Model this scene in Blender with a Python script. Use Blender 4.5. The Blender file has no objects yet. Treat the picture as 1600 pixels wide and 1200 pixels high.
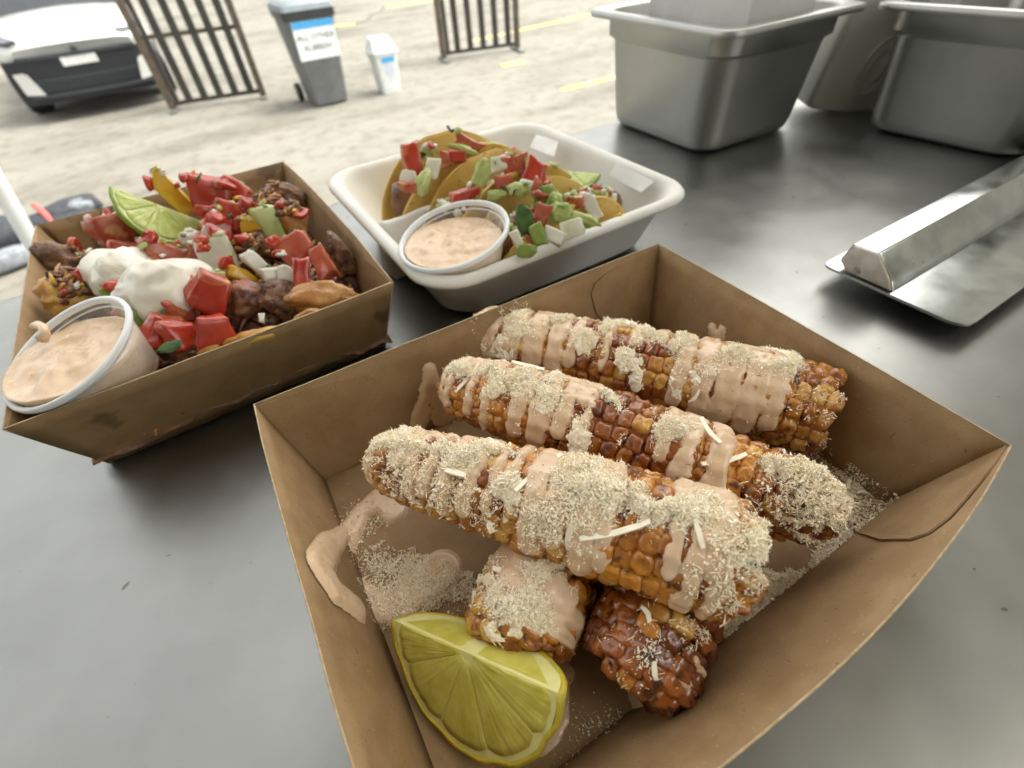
import bpy, bmesh, math, random
import numpy as np
from mathutils import Vector, Matrix, Quaternion
from mathutils.bvhtree import BVHTree

# ------------------------------------------------------------------ camera, sky, sun, exposure
scene = bpy.context.scene
COL = scene.collection
MM = 0.001                       # everything below is written in millimetres; counter top is z = 0
GROUND = -1470.0                 # tarmac outside the van
F_PX, PITCH, ROLL, YAW = 747.0, 0.7848, -0.0807, math.radians(29.1)
CAM_H = 180.0
_e = np.array([math.cos(YAW), math.sin(YAW)]); _n = np.array([-_e[1], _e[0]])
def _cam_axes():
    cp, sp = math.cos(PITCH), math.sin(PITCH)
    fw = np.array([0, cp, -sp]); rt = np.array([1.0, 0, 0]); up = np.array([0, sp, cp])
    c, s = math.cos(ROLL), math.sin(ROLL)
    R = [c*rt + s*up, -s*rt + c*up, fw]
    return [np.array([v[:2] @ _e, v[:2] @ _n, v[2]]) for v in R]
RT, UP, FW = _cam_axes()
cam_d = bpy.data.cameras.new('camera'); cam = bpy.data.objects.new('camera', cam_d); COL.objects.link(cam)
cam_d.sensor_width = 36.0; cam_d.lens = F_PX/1600*36
cam_d.clip_start = 0.005; cam_d.clip_end = 600
cam.matrix_world = Matrix(((RT[0], UP[0], -FW[0], 0), (RT[1], UP[1], -FW[1], 0), (RT[2], UP[2], -FW[2], CAM_H*MM), (0, 0, 0, 1)))
cam_d.dof.use_dof = True; cam_d.dof.focus_distance = 0.165; cam_d.dof.aperture_fstop = 11.0
scene.camera = cam
world = bpy.data.worlds.new('World'); scene.world = world; world.use_nodes = True
wn = world.node_tree.nodes; wl = world.node_tree.links
sky = wn.new('ShaderNodeTexSky'); sky.sky_type = 'NISHITA'; sky.sun_disc = False
SUN_EL, SUN_AZ = math.radians(58), math.radians(104)   # azimuth clockwise from +y (the van's own roof shades the counter)
sky.sun_elevation = SUN_EL; sky.sun_rotation = SUN_AZ
sky.air_density = 1.0; sky.dust_density = 5.0; sky.ozone_density = 1.0
wn['Background'].inputs['Strength'].default_value = 0.15
hs = wn.new('ShaderNodeHueSaturation'); hs.inputs['Saturation'].default_value = 0.18      # thin white overcast
tn = wn.new('ShaderNodeMix'); tn.data_type = 'RGBA'; tn.blend_type = 'MULTIPLY'; tn.inputs['Factor'].default_value = 1.0; tn.inputs[7].default_value = (1.0, .985, .92, 1)
wl.new(sky.outputs['Color'], hs.inputs['Color']); wl.new(hs.outputs['Color'], tn.inputs[6]); wl.new(tn.outputs[2], wn['Background'].inputs['Color'])
sun_d = bpy.data.lights.new('sun', 'SUN'); sun = bpy.data.objects.new('sun', sun_d); COL.objects.link(sun)
sun_d.energy = 0.5; sun_d.angle = math.radians(14); sun_d.color = (1.0, 0.95, 0.86)
_sd = Vector((math.sin(SUN_AZ)*math.cos(SUN_EL), math.cos(SUN_AZ)*math.cos(SUN_EL), math.sin(SUN_EL)))
sun.rotation_euler = _sd.to_track_quat('Z', 'Y').to_euler(); sun.location = (0, 3, 4)
scene.view_settings.view_transform = 'Standard'; scene.view_settings.look = 'None'
scene.view_settings.exposure = 2.05; scene.view_settings.gamma = 1.0
scene.view_settings.use_curve_mapping = False
scene.render.engine = 'CYCLES'
scene.cycles.use_denoising = True
scene.cycles.use_adaptive_sampling = True; scene.cycles.adaptive_threshold = 0.02
scene.cycles.max_bounces = 9; scene.cycles.diffuse_bounces = 8; scene.cycles.transparent_max_bounces = 12
scene.cycles.caustics_reflective = False; scene.cycles.caustics_refractive = False
rng = np.random.default_rng(7); random.seed(7)

# ------------------------------------------------------------------ helpers
def at(u, v, z):
    """photo pixel (1600 x 1200) -> point on the horizontal plane at height z (mm)"""
    d = RT*((u-800)/F_PX) + UP*(-(v-600)/F_PX) + FW
    t = (z-CAM_H)/d[2]
    return np.array([d[0]*t, d[1]*t, z])
def link(o):
    COL.objects.link(o); return o
def mesh_obj(name, V, Fc, mat=None, parent=None, loc=(0, 0, 0), smooth=True, mats=None, midx=None):
    """V in mm, in the parent's (or world) frame minus loc"""
    me = bpy.data.meshes.new(name)
    V = np.asarray(V, float)*MM
    me.from_pydata(V.tolist(), [], [list(map(int, f)) for f in Fc])
    if mats:
        for m in mats: me.materials.append(m)
        if midx is not None: me.polygons.foreach_set('material_index', list(map(int, midx)))
    elif mat: me.materials.append(mat)
    me.polygons.foreach_set('use_smooth', [smooth]*len(me.polygons))
    me.update()
    o = bpy.data.objects.new(name, me); link(o)
    o.location = [c*MM for c in loc]
    if parent: o.parent = parent
    return o
def tag(o, label=None, cat=None, group=None, kind=None):
    if label: o['label'] = label
    if cat: o['category'] = cat
    if group: o['group'] = group
    if kind: o['kind'] = kind
    return o
def thing(name, label, cat, loc=(0, 0, 0), group=None, rot=None):
    o = bpy.data.objects.new(name, None); link(o); o.empty_display_size = 0.01
    o.location = [c*MM for c in loc]
    if rot is not None: o.rotation_euler = rot
    return tag(o, label, cat, group)
class MB:
    """collects primitives into one mesh"""
    def __init__(s): s.V = []; s.F = []; s.n = 0
    def add(s, V, Fc):
        V = np.asarray(V, float); s.V.append(V); s.F += [[i+s.n for i in f] for f in Fc]; s.n += len(V)
    def box(s, lo, hi, bev=0.0):
        x0, y0, z0 = lo; x1, y1, z1 = hi
        if bev <= 0:
            V = [(x, y, z) for x in (x0, x1) for y in (y0, y1) for z in (z0, z1)]
            s.add(V, [(0, 1, 3, 2), (4, 6, 7, 5), (0, 4, 5, 1), (2, 3, 7, 6), (0, 2, 6, 4), (1, 5, 7, 3)]); return
        bm = bmesh.new(); bmesh.ops.create_cube(bm, size=1)
        for v in bm.verts:
            v.co = Vector((x0+(v.co.x+.5)*(x1-x0), y0+(v.co.y+.5)*(y1-y0), z0+(v.co.z+.5)*(z1-z0)))
        bmesh.ops.bevel(bm, geom=bm.edges[:], offset=bev, segments=2, profile=.6, affect='EDGES')
        bm.verts.index_update()
        s.add([v.co[:] for v in bm.verts], [[v.index for v in f.verts] for f in bm.faces]); bm.free()
    def tube(s, P, r, n=8, cap=True):
        P = np.asarray(P, float); r = np.broadcast_to(np.asarray(r, float), (len(P),))
        T = np.gradient(P, axis=0); T /= np.linalg.norm(T, axis=1)[:, None]+1e-9
        ref = np.array([0, 0, 1.0]) if abs(T[0][2]) < .9 else np.array([1.0, 0, 0])
        V = []
        for i in range(len(P)):
            a = np.cross(T[i], ref); a /= np.linalg.norm(a)+1e-9; b = np.cross(a, T[i]); ref = b
            for k in range(n):
                t = 2*math.pi*k/n; V.append(P[i]+r[i]*(math.cos(t)*a+math.sin(t)*b))
        Fc = [(i*n+k, i*n+(k+1) % n, (i+1)*n+(k+1) % n, (i+1)*n+k) for i in range(len(P)-1) for k in range(n)]
        if cap: Fc += [list(range(n))[::-1], [(len(P)-1)*n+k for k in range(n)]]
        s.add(V, Fc)
    def lathe(s, prof, n=32, c=(0, 0)):
        V = [(c[0]+r*math.cos(2*math.pi*k/n), c[1]+r*math.sin(2*math.pi*k/n), z) for r, z in prof for k in range(n)]
        Fc = [(i*n+k, i*n+(k+1) % n, (i+1)*n+(k+1) % n, (i+1)*n+k) for i in range(len(prof)-1) for k in range(n)]
        s.add(V, Fc)
    def prism(s, poly, z0, z1):
        n = len(poly); V = [(x, y, z0) for x, y in poly]+[(x, y, z1) for x, y in poly]
        s.add(V, [list(range(n))[::-1], list(range(n, 2*n))]+[(k, (k+1) % n, n+(k+1) % n, n+k) for k in range(n)])
    def build(s, name, mat, parent=None, loc=(0, 0, 0), smooth=False):
        return mesh_obj(name, np.concatenate(s.V), s.F, mat, parent, loc, smooth)
def smooth_angle(o, deg=35):
    o.data.polygons.foreach_set('use_smooth', [True]*len(o.data.polygons))
    try: o.data.set_sharp_from_angle(angle=math.radians(deg))
    except Exception: pass
    return o
def recalc(o):
    bm = bmesh.new(); bm.from_mesh(o.data); bmesh.ops.recalc_face_normals(bm, faces=bm.faces[:]); bm.to_mesh(o.data); bm.free(); return o
def grid_faces(nu, nv, wrap=False):
    m = nv if wrap else nv-1
    return [(i*nv+j, i*nv+(j+1) % nv, (i+1)*nv+(j+1) % nv, (i+1)*nv+j) for i in range(nu-1) for j in range(m)]
def vnoise(P, seed=0):
    """vectorised value noise in [-1, 1]"""
    P = np.asarray(P, float); I = np.floor(P).astype(np.int64); f = P-I; f = f*f*(3-2*f)
    out = np.zeros(len(P))
    for dx in (0, 1):
        for dy in (0, 1):
            for dz in (0, 1):
                h = (I[:, 0]+dx)*374761393+(I[:, 1]+dy)*668265263+(I[:, 2]+dz)*2147483647+seed*1274126177
                h = (h ^ (h >> 13))*1274126177; h = (h ^ (h >> 16)) & 0xffff
                w = (f[:, 0] if dx else 1-f[:, 0])*(f[:, 1] if dy else 1-f[:, 1])*(f[:, 2] if dz else 1-f[:, 2])
                out += w*(h/32767.5-1)
    return out
def fbm(P, seed=0, oct=3):
    P = np.asarray(P, float); o = np.zeros(len(P)); a = 1.0
    for k in range(oct): o += a*vnoise(P*2**k+k*17.3, seed+k); a *= .5
    return o
def rotmat(rx, ry, rz):
    return np.array(Matrix.Rotation(rz, 3, 'Z') @ Matrix.Rotation(ry, 3, 'Y') @ Matrix.Rotation(rx, 3, 'X'))
def superell(nu=9, nv=12, e1=.5, e2=.5):
    """unit super-ellipsoid"""
    V = []
    sg = lambda x, p: math.copysign(abs(x)**p, x)
    for i in range(nu):
        u = -math.pi/2+math.pi*i/(nu-1)
        for j in range(nv):
            w = 2*math.pi*j/nv
            V.append((sg(math.cos(u), e1)*sg(math.cos(w), e2), sg(math.cos(u), e1)*sg(math.sin(w), e2), sg(math.sin(u), e1)))
    return np.array(V), grid_faces(nu, nv, True)

# ------------------------------------------------------------------ materials
def new_mat(name):
    m = bpy.data.materials.new(name); m.use_nodes = True
    return m, m.node_tree.nodes, m.node_tree.links, m.node_tree.nodes['Principled BSDF']
def proc(name, c1, c2, scale=100., rough=.5, metal=0., detail=4., lo=.35, hi=.65, speck=None, bump=0., bscale=None, bdist=.0005,
         sss=0., coat=0., rrange=0., rnd=0., c3=None, s3=20., lo3=.45, hi3=.6, spec=None, obj=False, trans=0.):
    """noise mix of c1 and c2, optional second-scale blend to c3, optional specks (colour, scale, threshold), bump"""
    m, N, L, B = new_mat(name)
    if obj: pos = N.new('ShaderNodeTexCoord').outputs['Object']
    else: pos = N.new('ShaderNodeNewGeometry').outputs['Position']
    def noise(s, d=detail):
        t = N.new('ShaderNodeTexNoise'); t.inputs['Scale'].default_value = s; t.inputs['Detail'].default_value = d
        L.new(pos, t.inputs['Vector']); return t.outputs['Fac']
    def ramp(fac, a, b):
        r = N.new('ShaderNodeMapRange'); r.inputs[1].default_value = a; r.inputs[2].default_value = b; r.clamp = True
        r.interpolation_type = 'SMOOTHSTEP'
        L.new(fac, r.inputs[0]); return r.outputs[0]
    def mix(fac, a, b):
        x = N.new('ShaderNodeMix'); x.data_type = 'RGBA'
        if fac is not None and not isinstance(fac, float): L.new(fac, x.inputs['Factor'])
        elif fac is not None: x.inputs['Factor'].default_value = fac
        for k, v in (('A', a), ('B', b)):
            s_ = [i for i in x.inputs if i.name == k and i.type == 'RGBA'][0]
            if isinstance(v, tuple): s_.default_value = (*v, 1)
            else: L.new(v, s_)
        return [o for o in x.outputs if o.type == 'RGBA'][0]
    nz = noise(scale)
    fac = ramp(nz, lo, hi)
    if rnd:
        oi = N.new('ShaderNodeObjectInfo'); a = N.new('ShaderNodeMath'); a.operation = 'MULTIPLY_ADD'
        L.new(oi.outputs['Random'], a.inputs[0]); a.inputs[1].default_value = rnd
        b = N.new('ShaderNodeMath'); b.operation = 'SUBTRACT'; L.new(nz, b.inputs[0]); b.inputs[1].default_value = rnd/2
        L.new(b.outputs[0], a.inputs[2]); fac = ramp(a.outputs[0], lo, hi)
    col = mix(fac, c1, c2)
    if c3: col = mix(ramp(noise(s3, 3), lo3, hi3), col, c3)
    if speck:
        for sc_, ss, th in (speck if isinstance(speck, list) else [speck]):
            col = mix(ramp(noise(ss, 2), th, th+.03), col, sc_)
    L.new(col, B.inputs['Base Color'])
    B.inputs['Roughness'].default_value = rough; B.inputs['Metallic'].default_value = metal
    if spec is not None: B.inputs['Specular IOR Level'].default_value = spec
    if rrange:
        r = N.new('ShaderNodeMapRange'); L.new(noise(scale*.7, 5), r.inputs[0]); r.inputs[1].default_value = .3; r.inputs[2].default_value = .7
        r.inputs[3].default_value = max(0.02, rough-rrange); r.inputs[4].default_value = rough+rrange; L.new(r.outputs[0], B.inputs['Roughness'])
    if sss:
        B.inputs['Subsurface Weight'].default_value = sss; B.inputs['Subsurface Radius'].default_value = (.004, .002, .001); B.inputs['Subsurface Scale'].default_value = .5
    if coat: B.inputs['Coat Weight'].default_value = coat; B.inputs['Coat Roughness'].default_value = .12
    if bump:
        bp = N.new('ShaderNodeBump'); bp.inputs['Strength'].default_value = bump; bp.inputs['Distance'].default_value = bdist
        L.new(noise(bscale or scale*3, 5), bp.inputs['Height']); L.new(bp.outputs[0], B.inputs['Normal'])
    if trans:
        tl = N.new('ShaderNodeBsdfTranslucent'); L.new(col, tl.inputs['Color']); ms = N.new('ShaderNodeMixShader'); ms.inputs[0].default_value = trans
        L.new(B.outputs[0], ms.inputs[1]); L.new(tl.outputs[0], ms.inputs[2]); L.new(ms.outputs[0], N['Material Output'].inputs['Surface'])
    return m
def plain(name, c, rough=.5, metal=0., **k):
    return proc(name, c, tuple(x*.88 for x in c), rough=rough, metal=metal, **k)
def plastic_clear(name, tint=(.9, .92, .92), op=.25, rough=.12):
    m, N, L, B = new_mat(name)
    B.inputs['Base Color'].default_value = (*tint, 1); B.inputs['Roughness'].default_value = rough
    tr = N.new('ShaderNodeBsdfTransparent'); tr.inputs['Color'].default_value = (.97, .98, .98, 1)
    fr = N.new('ShaderNodeLayerWeight'); fr.inputs['Blend'].default_value = .35
    ad = N.new('ShaderNodeMath'); ad.operation = 'MULTIPLY_ADD'; L.new(fr.outputs['Facing'], ad.inputs[0]); ad.inputs[1].default_value = .5; ad.inputs[2].default_value = op
    ad.use_clamp = True
    mx = N.new('ShaderNodeMixShader'); L.new(ad.outputs[0], mx.inputs[0]); L.new(tr.outputs[0], mx.inputs[1]); L.new(B.outputs[0], mx.inputs[2])
    L.new(mx.outputs[0], N['Material Output'].inputs['Surface'])
    return m

M = {}
M['kraft'] = proc('kraft_board', (.31, .198, .093), (.26, .16, .071), scale=90, rough=.75, detail=9, speck=[((.20, .12, .06), 900., .68), ((.19, .11, .05), 260., .73), ((.43, .31, .17), 1100., .70)], bump=.25, bscale=2500, bdist=.0002)
M['kraft_stained'] = proc('kraft_board_greasy', (.28, .18, .08), (.236, .147, .061), scale=90, detail=9, rough=.7, c3=(.13, .08, .035), s3=34., lo3=.585, hi3=.64, speck=((.2, .12, .06), 500., .72), bump=.25, bscale=2500, bdist=.0002)
M['kraft_edge'] = proc('kraft_cut_edge', (.52, .40, .25), (.40, .29, .16), scale=400, rough=.85)
M['kernel'] = proc('fried_corn_kernel', (.55, .225, .024), (.25, .068, .010), scale=40, rough=.27, detail=8, rnd=.08, lo=.36, hi=.58, c3=(.11, .03, .008), s3=210., lo3=.56, hi3=.66, coat=.35, bump=.45, bscale=520, bdist=.0010, rrange=.12)
M['kernel_pale'] = proc('pale_corn_kernel', (.60, .34, .07), (.38, .14, .02), scale=60, rough=.3, detail=6, rnd=.14, lo=.40, hi=.64, c3=(.24, .06, .012), s3=230., lo3=.55, hi3=.68, coat=.3, bump=.5, bscale=420, bdist=.001, rrange=.1)
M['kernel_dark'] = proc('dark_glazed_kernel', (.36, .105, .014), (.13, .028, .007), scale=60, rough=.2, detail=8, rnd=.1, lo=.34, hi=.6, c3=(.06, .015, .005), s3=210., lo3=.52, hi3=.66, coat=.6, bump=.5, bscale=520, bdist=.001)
M['cob_core'] = proc('corn_core', (.26, .08, .014), (.11, .028, .008), scale=200, rough=.45, bump=.4, bscale=500)
M['sauce'] = proc('chipotle_sauce', (.69, .51, .34), (.64, .45, .285), scale=120, rough=.24, speck=[((.30, .12, .05), 520., .715), ((.22, .16, .09), 330., .74)], bump=.45, bscale=300, bdist=.0008, rrange=.1)
M['cheese'] = proc('grated_cheese', (.97, .91, .75), (.96, .87, .67), scale=220, rough=.6, rnd=.2, trans=.1)
M['sour'] = proc('sour_cream', (.82, .80, .70), (.78, .74, .62), scale=60, rough=.3, trans=.12)
M['lemon_rind'] = proc('lemon_rind', (.62, .44, .025), (.46, .39, .04), scale=120, rough=.4, bump=.5, bscale=700, bdist=.0006)
M['lemon_pith'] = proc('lemon_pith', (.72, .68, .30), (.66, .62, .23), scale=200, rough=.5, sss=.1)
M['lemon_flesh'] = proc('lemon_flesh', (.74, .69, .16), (.65, .59, .10), scale=160, rough=.14, trans=.3, coat=.3, bump=.35, bscale=500, bdist=.0004)
M['lime_rind'] = proc('lime_rind', (.16, .27, .02), (.24, .34, .04), scale=120, rough=.35, bump=.4, bscale=700, bdist=.0005)
M['lime_pith'] = proc('lime_pith', (.62, .68, .36), (.54, .60, .26), scale=200, rough=.45)
M['lime_flesh'] = proc('lime_flesh', (.58, .66, .22), (.47, .56, .12), scale=200, rough=.2, trans=.2, coat=.3, bump=.3, bscale=500, bdist=.0004)
M['tomato'] = proc('ripe_tomato', (.54, .06, .028), (.42, .032, .015), scale=70, rough=.18, trans=.18, coat=.4, bump=.15, bscale=300, c3=(.62, .17, .07), s3=90., lo3=.58, hi3=.70)
M['tomato_pale'] = proc('pale_tomato', (.54, .16, .08), (.45, .075, .04), scale=110, rough=.24, trans=.18, coat=.3, bump=.2, bscale=350, c3=(.66, .32, .12), s3=80., lo3=.58, hi3=.7)
M['onion'] = proc('white_onion', (.84, .82, .73), (.74, .73, .60), scale=120, rough=.22, trans=.25, coat=.3, c3=(.62, .66, .42), s3=60., lo3=.6, hi3=.75)
M['pepper_y'] = proc('yellow_pepper', (.68, .42, .025), (.60, .32, .02), scale=90, rough=.25, coat=.3)
M['green'] = proc('green_pepper', (.13, .24, .025), (.22, .30, .06), scale=100, rough=.3, coat=.3)
M['avocado'] = proc('avocado', (.36, .43, .12), (.46, .50, .20), scale=90, rough=.4, c3=(.16, .26, .04), s3=60., lo3=.6, hi3=.7, bump=.2, bscale=300)
M['herb'] = proc('dark_green_herb', (.035, .09, .012), (.07, .14, .03), scale=160, rough=.4)
M['chicken'] = proc('fried_potato', (.50, .27, .09), (.36, .15, .035), scale=110, rough=.42, bump=.5, bscale=350, bdist=.0015, c3=(.16, .05, .015), s3=70., lo3=.6, hi3=.72, coat=.15)
M['meat'] = proc('braised_meat', (.24, .11, .045), (.10, .038, .018), scale=110, rough=.38, bump=.6, bscale=300, bdist=.002, coat=.2, c3=(.26, .07, .03), s3=70., lo3=.58, hi3=.7, rnd=.25)
M['meat_dark'] = proc('dark_braised_meat', (.26, .135, .062), (.12, .055, .027), scale=160, rough=.42, bump=.9, bscale=260, bdist=.004, coat=.15)
M['egg_y'] = proc('golden_crust', (.58, .36, .07), (.45, .20, .04), scale=120, rough=.4, bump=.4, bscale=350, bdist=.001)
M['taco'] = proc('corn_tortilla', (.66, .46, .125), (.58, .36, .075), scale=60, rough=.55, bump=.25, bscale=300, bdist=.0006, speck=((.27, .12, .03), 330., .68))
M['bagasse'] = proc('bagasse_pulp', (.74, .725, .675), (.70, .685, .62), scale=40, rough=.7, bump=.15, bscale=900, bdist=.0003)
M['paper'] = plain('white_paper', (.76, .75, .71), .6, scale=60)
M['steel'] = proc('brushed_steel', (.41, .415, .392), (.355, .36, .342), scale=14, rough=.42, metal=1., rrange=.05, bump=.05, bscale=500, bdist=.0002)
M['steel_bright'] = proc('polished_steel', (.52, .54, .52), (.42, .44, .425), scale=60, rough=.2, metal=1., rrange=.08, bump=.06, bscale=240, bdist=.0004)
M['end_plug'] = proc('worn_off_white_plastic', (.74, .68, .60), (.60, .52, .43), scale=110, rough=.6, c3=(.36, .24, .18), s3=120., lo3=.58, hi3=.7)
M['clear'] = plastic_clear('clear_plastic', op=.10)
M['clear_rim'] = plastic_clear('clear_plastic_rim', (.86, .89, .90), op=.50, rough=.15)
M['pp'] = plastic_clear('frosted_plastic', (.82, .82, .76), op=.72, rough=.3)
M['white_plastic'] = plain('white_plastic', (.60, .63, .62), .4, scale=20)
M['carton'] = plain('white_carton', (.84, .83, .79), .55, scale=20)
M['bin_grey'] = proc('grey_bin_plastic', (.125, .13, .132), (.10, .105, .107), scale=8, rough=.5)
M['bin_dark'] = plain('dark_bin_plastic', (.03, .033, .036), .35, scale=10)
M['bin_lid'] = plain('blue_grey_lid', (.16, .19, .205), .4, scale=10)
M['rubber'] = plain('black_rubber', (.02, .02, .02), .7, scale=30)
M['sign_white'] = plain('sign_white', (.80, .83, .84), .5, scale=20)
M['sign_blue'] = plain('sign_blue', (.06, .35, .68), .5, scale=20)
M['sign_ink'] = plain('sign_ink', (.06, .06, .065), .6, scale=20)
M['fence_wood'] = proc('dark_stained_timber', (.036, .030, .024), (.020, .017, .014), scale=12, rough=.65)
M['fence_post'] = proc('brown_stained_timber', (.10, .075, .05), (.055, .042, .03), scale=10, rough=.65)
M['fence_foot'] = plain('grey_green_metal', (.14, .155, .13), .5, scale=20)
M['car_white'] = plain('white_car_paint', (.56, .57, .54), .22, scale=3, coat=.6)
M['car_black'] = plain('black_car_plastic', (.008, .010, .013), .6, scale=10)
M['car_trim'] = plain('dark_grey_car_trim', (.03, .034, .04), .5, scale=10)
M['car_glass'] = plain('dark_car_glass', (.03, .035, .04), .05, scale=10)
M['lamp_glass'] = plain('headlamp_lens', (.55, .58, .64), .1, scale=20)
M['lamp_dark'] = plain('dark_headlamp', (.10, .10, .13), .12, scale=20)  # darker lens, on one headlight only
M['plate'] = plain('number_plate', (.62, .63, .62), .4, scale=20)
M['alloy'] = plain('alloy_wheel', (.5, .5, .5), .3, 1., scale=20)
M['fabric_dark'] = proc('black_fabric', (.012, .014, .02), (.03, .033, .042), scale=40, rough=.7)
M['fabric_grey'] = proc('grey_fabric', (.12, .135, .15), (.20, .215, .23), scale=30, rough=.7)
M['strap_red'] = plain('red_strap', (.55, .09, .075), .6, scale=40)
M['pole_white'] = plain('white_powder_coat', (.66, .69, .69), .4, scale=10)
M['van_wall'] = plain('van_wall_panel', (.86, .845, .79), .5, scale=3)
M['van_floor'] = plain('van_floor_lino', (.16, .155, .15), .6, scale=3)
M['yellow_paint'] = proc('worn_yellow_paint', (.72, .50, .09), (.58, .48, .22), scale=6, rough=.8, lo=.4, hi=.7)
M['crack'] = plain('tar_crack', (.10, .10, .085), .9, scale=10)
# concrete of the yard
m, N, L, B = new_mat('yard_concrete')
pos = N.new('ShaderNodeNewGeometry').outputs['Position']
def _nz(s, d, w=None):
    t = N.new('ShaderNodeTexNoise'); t.inputs['Scale'].default_value = s; t.inputs['Detail'].default_value = d; t.inputs['Roughness'].default_value = .6
    mp = N.new('ShaderNodeMapping'); mp.inputs['Scale'].default_value = w or (1, 1, 1); L.new(pos, mp.inputs[0]); L.new(mp.outputs[0], t.inputs['Vector']); return t.outputs['Fac']
def _ramp(f, stops):
    r = N.new('ShaderNodeValToRGB'); el = r.color_ramp.elements
    while len(el) < len(stops): el.new(.5)
    for x, (p_, c_) in zip(el, stops): x.position = p_; x.color = (*c_, 1)
    L.new(f, r.inputs[0]); return r.outputs[0]
c_a = _ramp(_nz(.9, 8, (.6, 1.3, 1)), [(.30, (.092, .085, .070)), (.42, (.150, .141, .116)), (.56, (.193, .184, .157)), (.70, (.162, .150, .122))])
c_b = _ramp(_nz(6.0, 6), [(.30, (.62, .60, .57)), (.50, (1, 1, 1)), (.7, (1.0, .98, .95))])
mx = N.new('ShaderNodeMix'); mx.data_type = 'RGBA'; mx.blend_type = 'MULTIPLY'; mx.inputs['Factor'].default_value = .9
L.new(c_a, [i for i in mx.inputs if i.name == 'A' and i.type == 'RGBA'][0]); L.new(c_b, [i for i in mx.inputs if i.name == 'B' and i.type == 'RGBA'][0])
L.new([o for o in mx.outputs if o.type == 'RGBA'][0], B.inputs['Base Color']); B.inputs['Roughness'].default_value = .9
bp = N.new('ShaderNodeBump'); bp.inputs['Strength'].default_value = .5; bp.inputs['Distance'].default_value = .01; L.new(_nz(9., 8), bp.inputs['Height']); L.new(bp.outputs[0], B.inputs['Normal'])
M['concrete'] = m
# counter steel: brushed along x, faint smears, drops and scratches
m, N, L, B = new_mat('counter_steel')
pos = N.new('ShaderNodeNewGeometry').outputs['Position']
sm = _ramp(_nz(14., 6), [(.3, (.265, .265, .25)), (.7, (.33, .33, .312))])
sp = N.new('ShaderNodeMapRange'); sp.inputs[1].default_value = .742; sp.inputs[2].default_value = .765; L.new(_nz(130., 1.5), sp.inputs[0])
sx = N.new('ShaderNodeMix'); sx.data_type = 'RGBA'; L.new(sp.outputs[0], sx.inputs['Factor'])
L.new(sm, [i for i in sx.inputs if i.name == 'A' and i.type == 'RGBA'][0]); [i for i in sx.inputs if i.name == 'B' and i.type == 'RGBA'][0].default_value = (.16, .15, .13, 1)
L.new([o for o in sx.outputs if o.type == 'RGBA'][0], B.inputs['Base Color']); B.inputs['Metallic'].default_value = 1.0
rr = N.new('ShaderNodeMapRange'); rr.inputs[1].default_value = .3; rr.inputs[2].default_value = .7; rr.inputs[3].default_value = .31; rr.inputs[4].default_value = .45
L.new(_nz(18., 7), rr.inputs[0]); L.new(rr.outputs[0], B.inputs['Roughness'])
bp = N.new('ShaderNodeBump'); bp.inputs['Strength'].default_value = .05; bp.inputs['Distance'].default_value = .0003
sc1 = _nz(40., 3, (1, 45, 1)); sc2 = _nz(30., 3, (34, 1.5, 1)); mxs = N.new('ShaderNodeMath'); mxs.operation = 'MAXIMUM'; L.new(sc1, mxs.inputs[0])
th2 = N.new('ShaderNodeMapRange'); th2.inputs[1].default_value = .66; th2.inputs[2].default_value = .74; L.new(sc2, th2.inputs[0]); L.new(th2.outputs[0], mxs.inputs[1])
L.new(mxs.outputs[0], bp.inputs['Height']); L.new(bp.outputs[0], B.inputs['Normal'])
M['counter'] = m

# ------------------------------------------------------------------ setting
mb = MB(); mb.add([(-200000, -200000, 0), (200000, -200000, 0), (200000, 200000, 0), (-200000, 200000, 0)], [(0, 1, 2, 3)])
tag(mb.build('ground', M['concrete'], loc=(0, 0, GROUND)), kind='structure')
def strip(name, pts, w, mat, z):
    pts = [np.array(p[:2], float) for p in pts]; V = []
    for i, p in enumerate(pts):
        t = pts[min(i+1, len(pts)-1)]-pts[max(i-1, 0)]; t /= np.linalg.norm(t); n_ = np.array([-t[1], t[0]])*w/2
        V += [(*(p+n_), 0), (*(p-n_), 0)]
    o = mesh_obj(name, V, [(2*i, 2*i+1, 2*i+3, 2*i+2) for i in range(len(pts)-1)], mat, loc=(0, 0, GROUND+z), smooth=False)
    return tag(o, kind='structure')
strip('painted_line', [(4050, 5414), (7900, 5390)], 95, M['yellow_paint'], 4)
strip('painted_line', [(4800, 9050), (5850, 9183), (8300, 9500)], 110, M['yellow_paint'], 4)
strip('painted_line', [(3380, 13160), (3960, 12890)], 200, M['yellow_paint'], 4)
strip('painted_line', [(5450, 14830), (7600, 14500)], 200, M['yellow_paint'], 4)
strip('painted_line', [(4200, 7080), (4560, 7030)], 150, M['yellow_paint'], 4)
strip('ground_crack', [(4020, 12900), (4350, 13150), (4700, 13800), (5100, 14200), (5500, 15000)], 70, M['crack'], 5)
# the van the counter belongs to: only the serving side is seen, the rest shades and reflects
def slab(name, lo, hi, mat):
    b = MB(); b.box(lo, hi); return tag(b.build(name, mat), kind='structure')
slab('van_floor', (-2100, -1900, -1000), (1900, 430, -960), M['van_floor'])
slab('van_ceiling', (-2100, -640, 1400), (1900, 470, 1440), M['van_wall'])             # gap behind it is added to let in light from above
slab('van_ceiling', (-2100, -1900, 1400), (1900, -1200, 1440), M['van_wall'])
slab('van_ceiling', (-2100, -1200, 1400), (200, -640, 1440), M['van_wall'])
slab('van_ceiling', (1500, -1200, 1400), (1900, -640, 1440), M['van_wall'])
slab('van_wall_back', (-2100, -1940, -1000), (150, -1900, 1440), M['van_wall'])          # gap between the two pieces is added to bring in light from behind
slab('van_wall_back', (1650, -1940, -1000), (1900, -1900, 1440), M['van_wall'])
slab('van_wall_back', (150, -1940, 1150), (1650, -1900, 1440), M['van_wall'])
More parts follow.
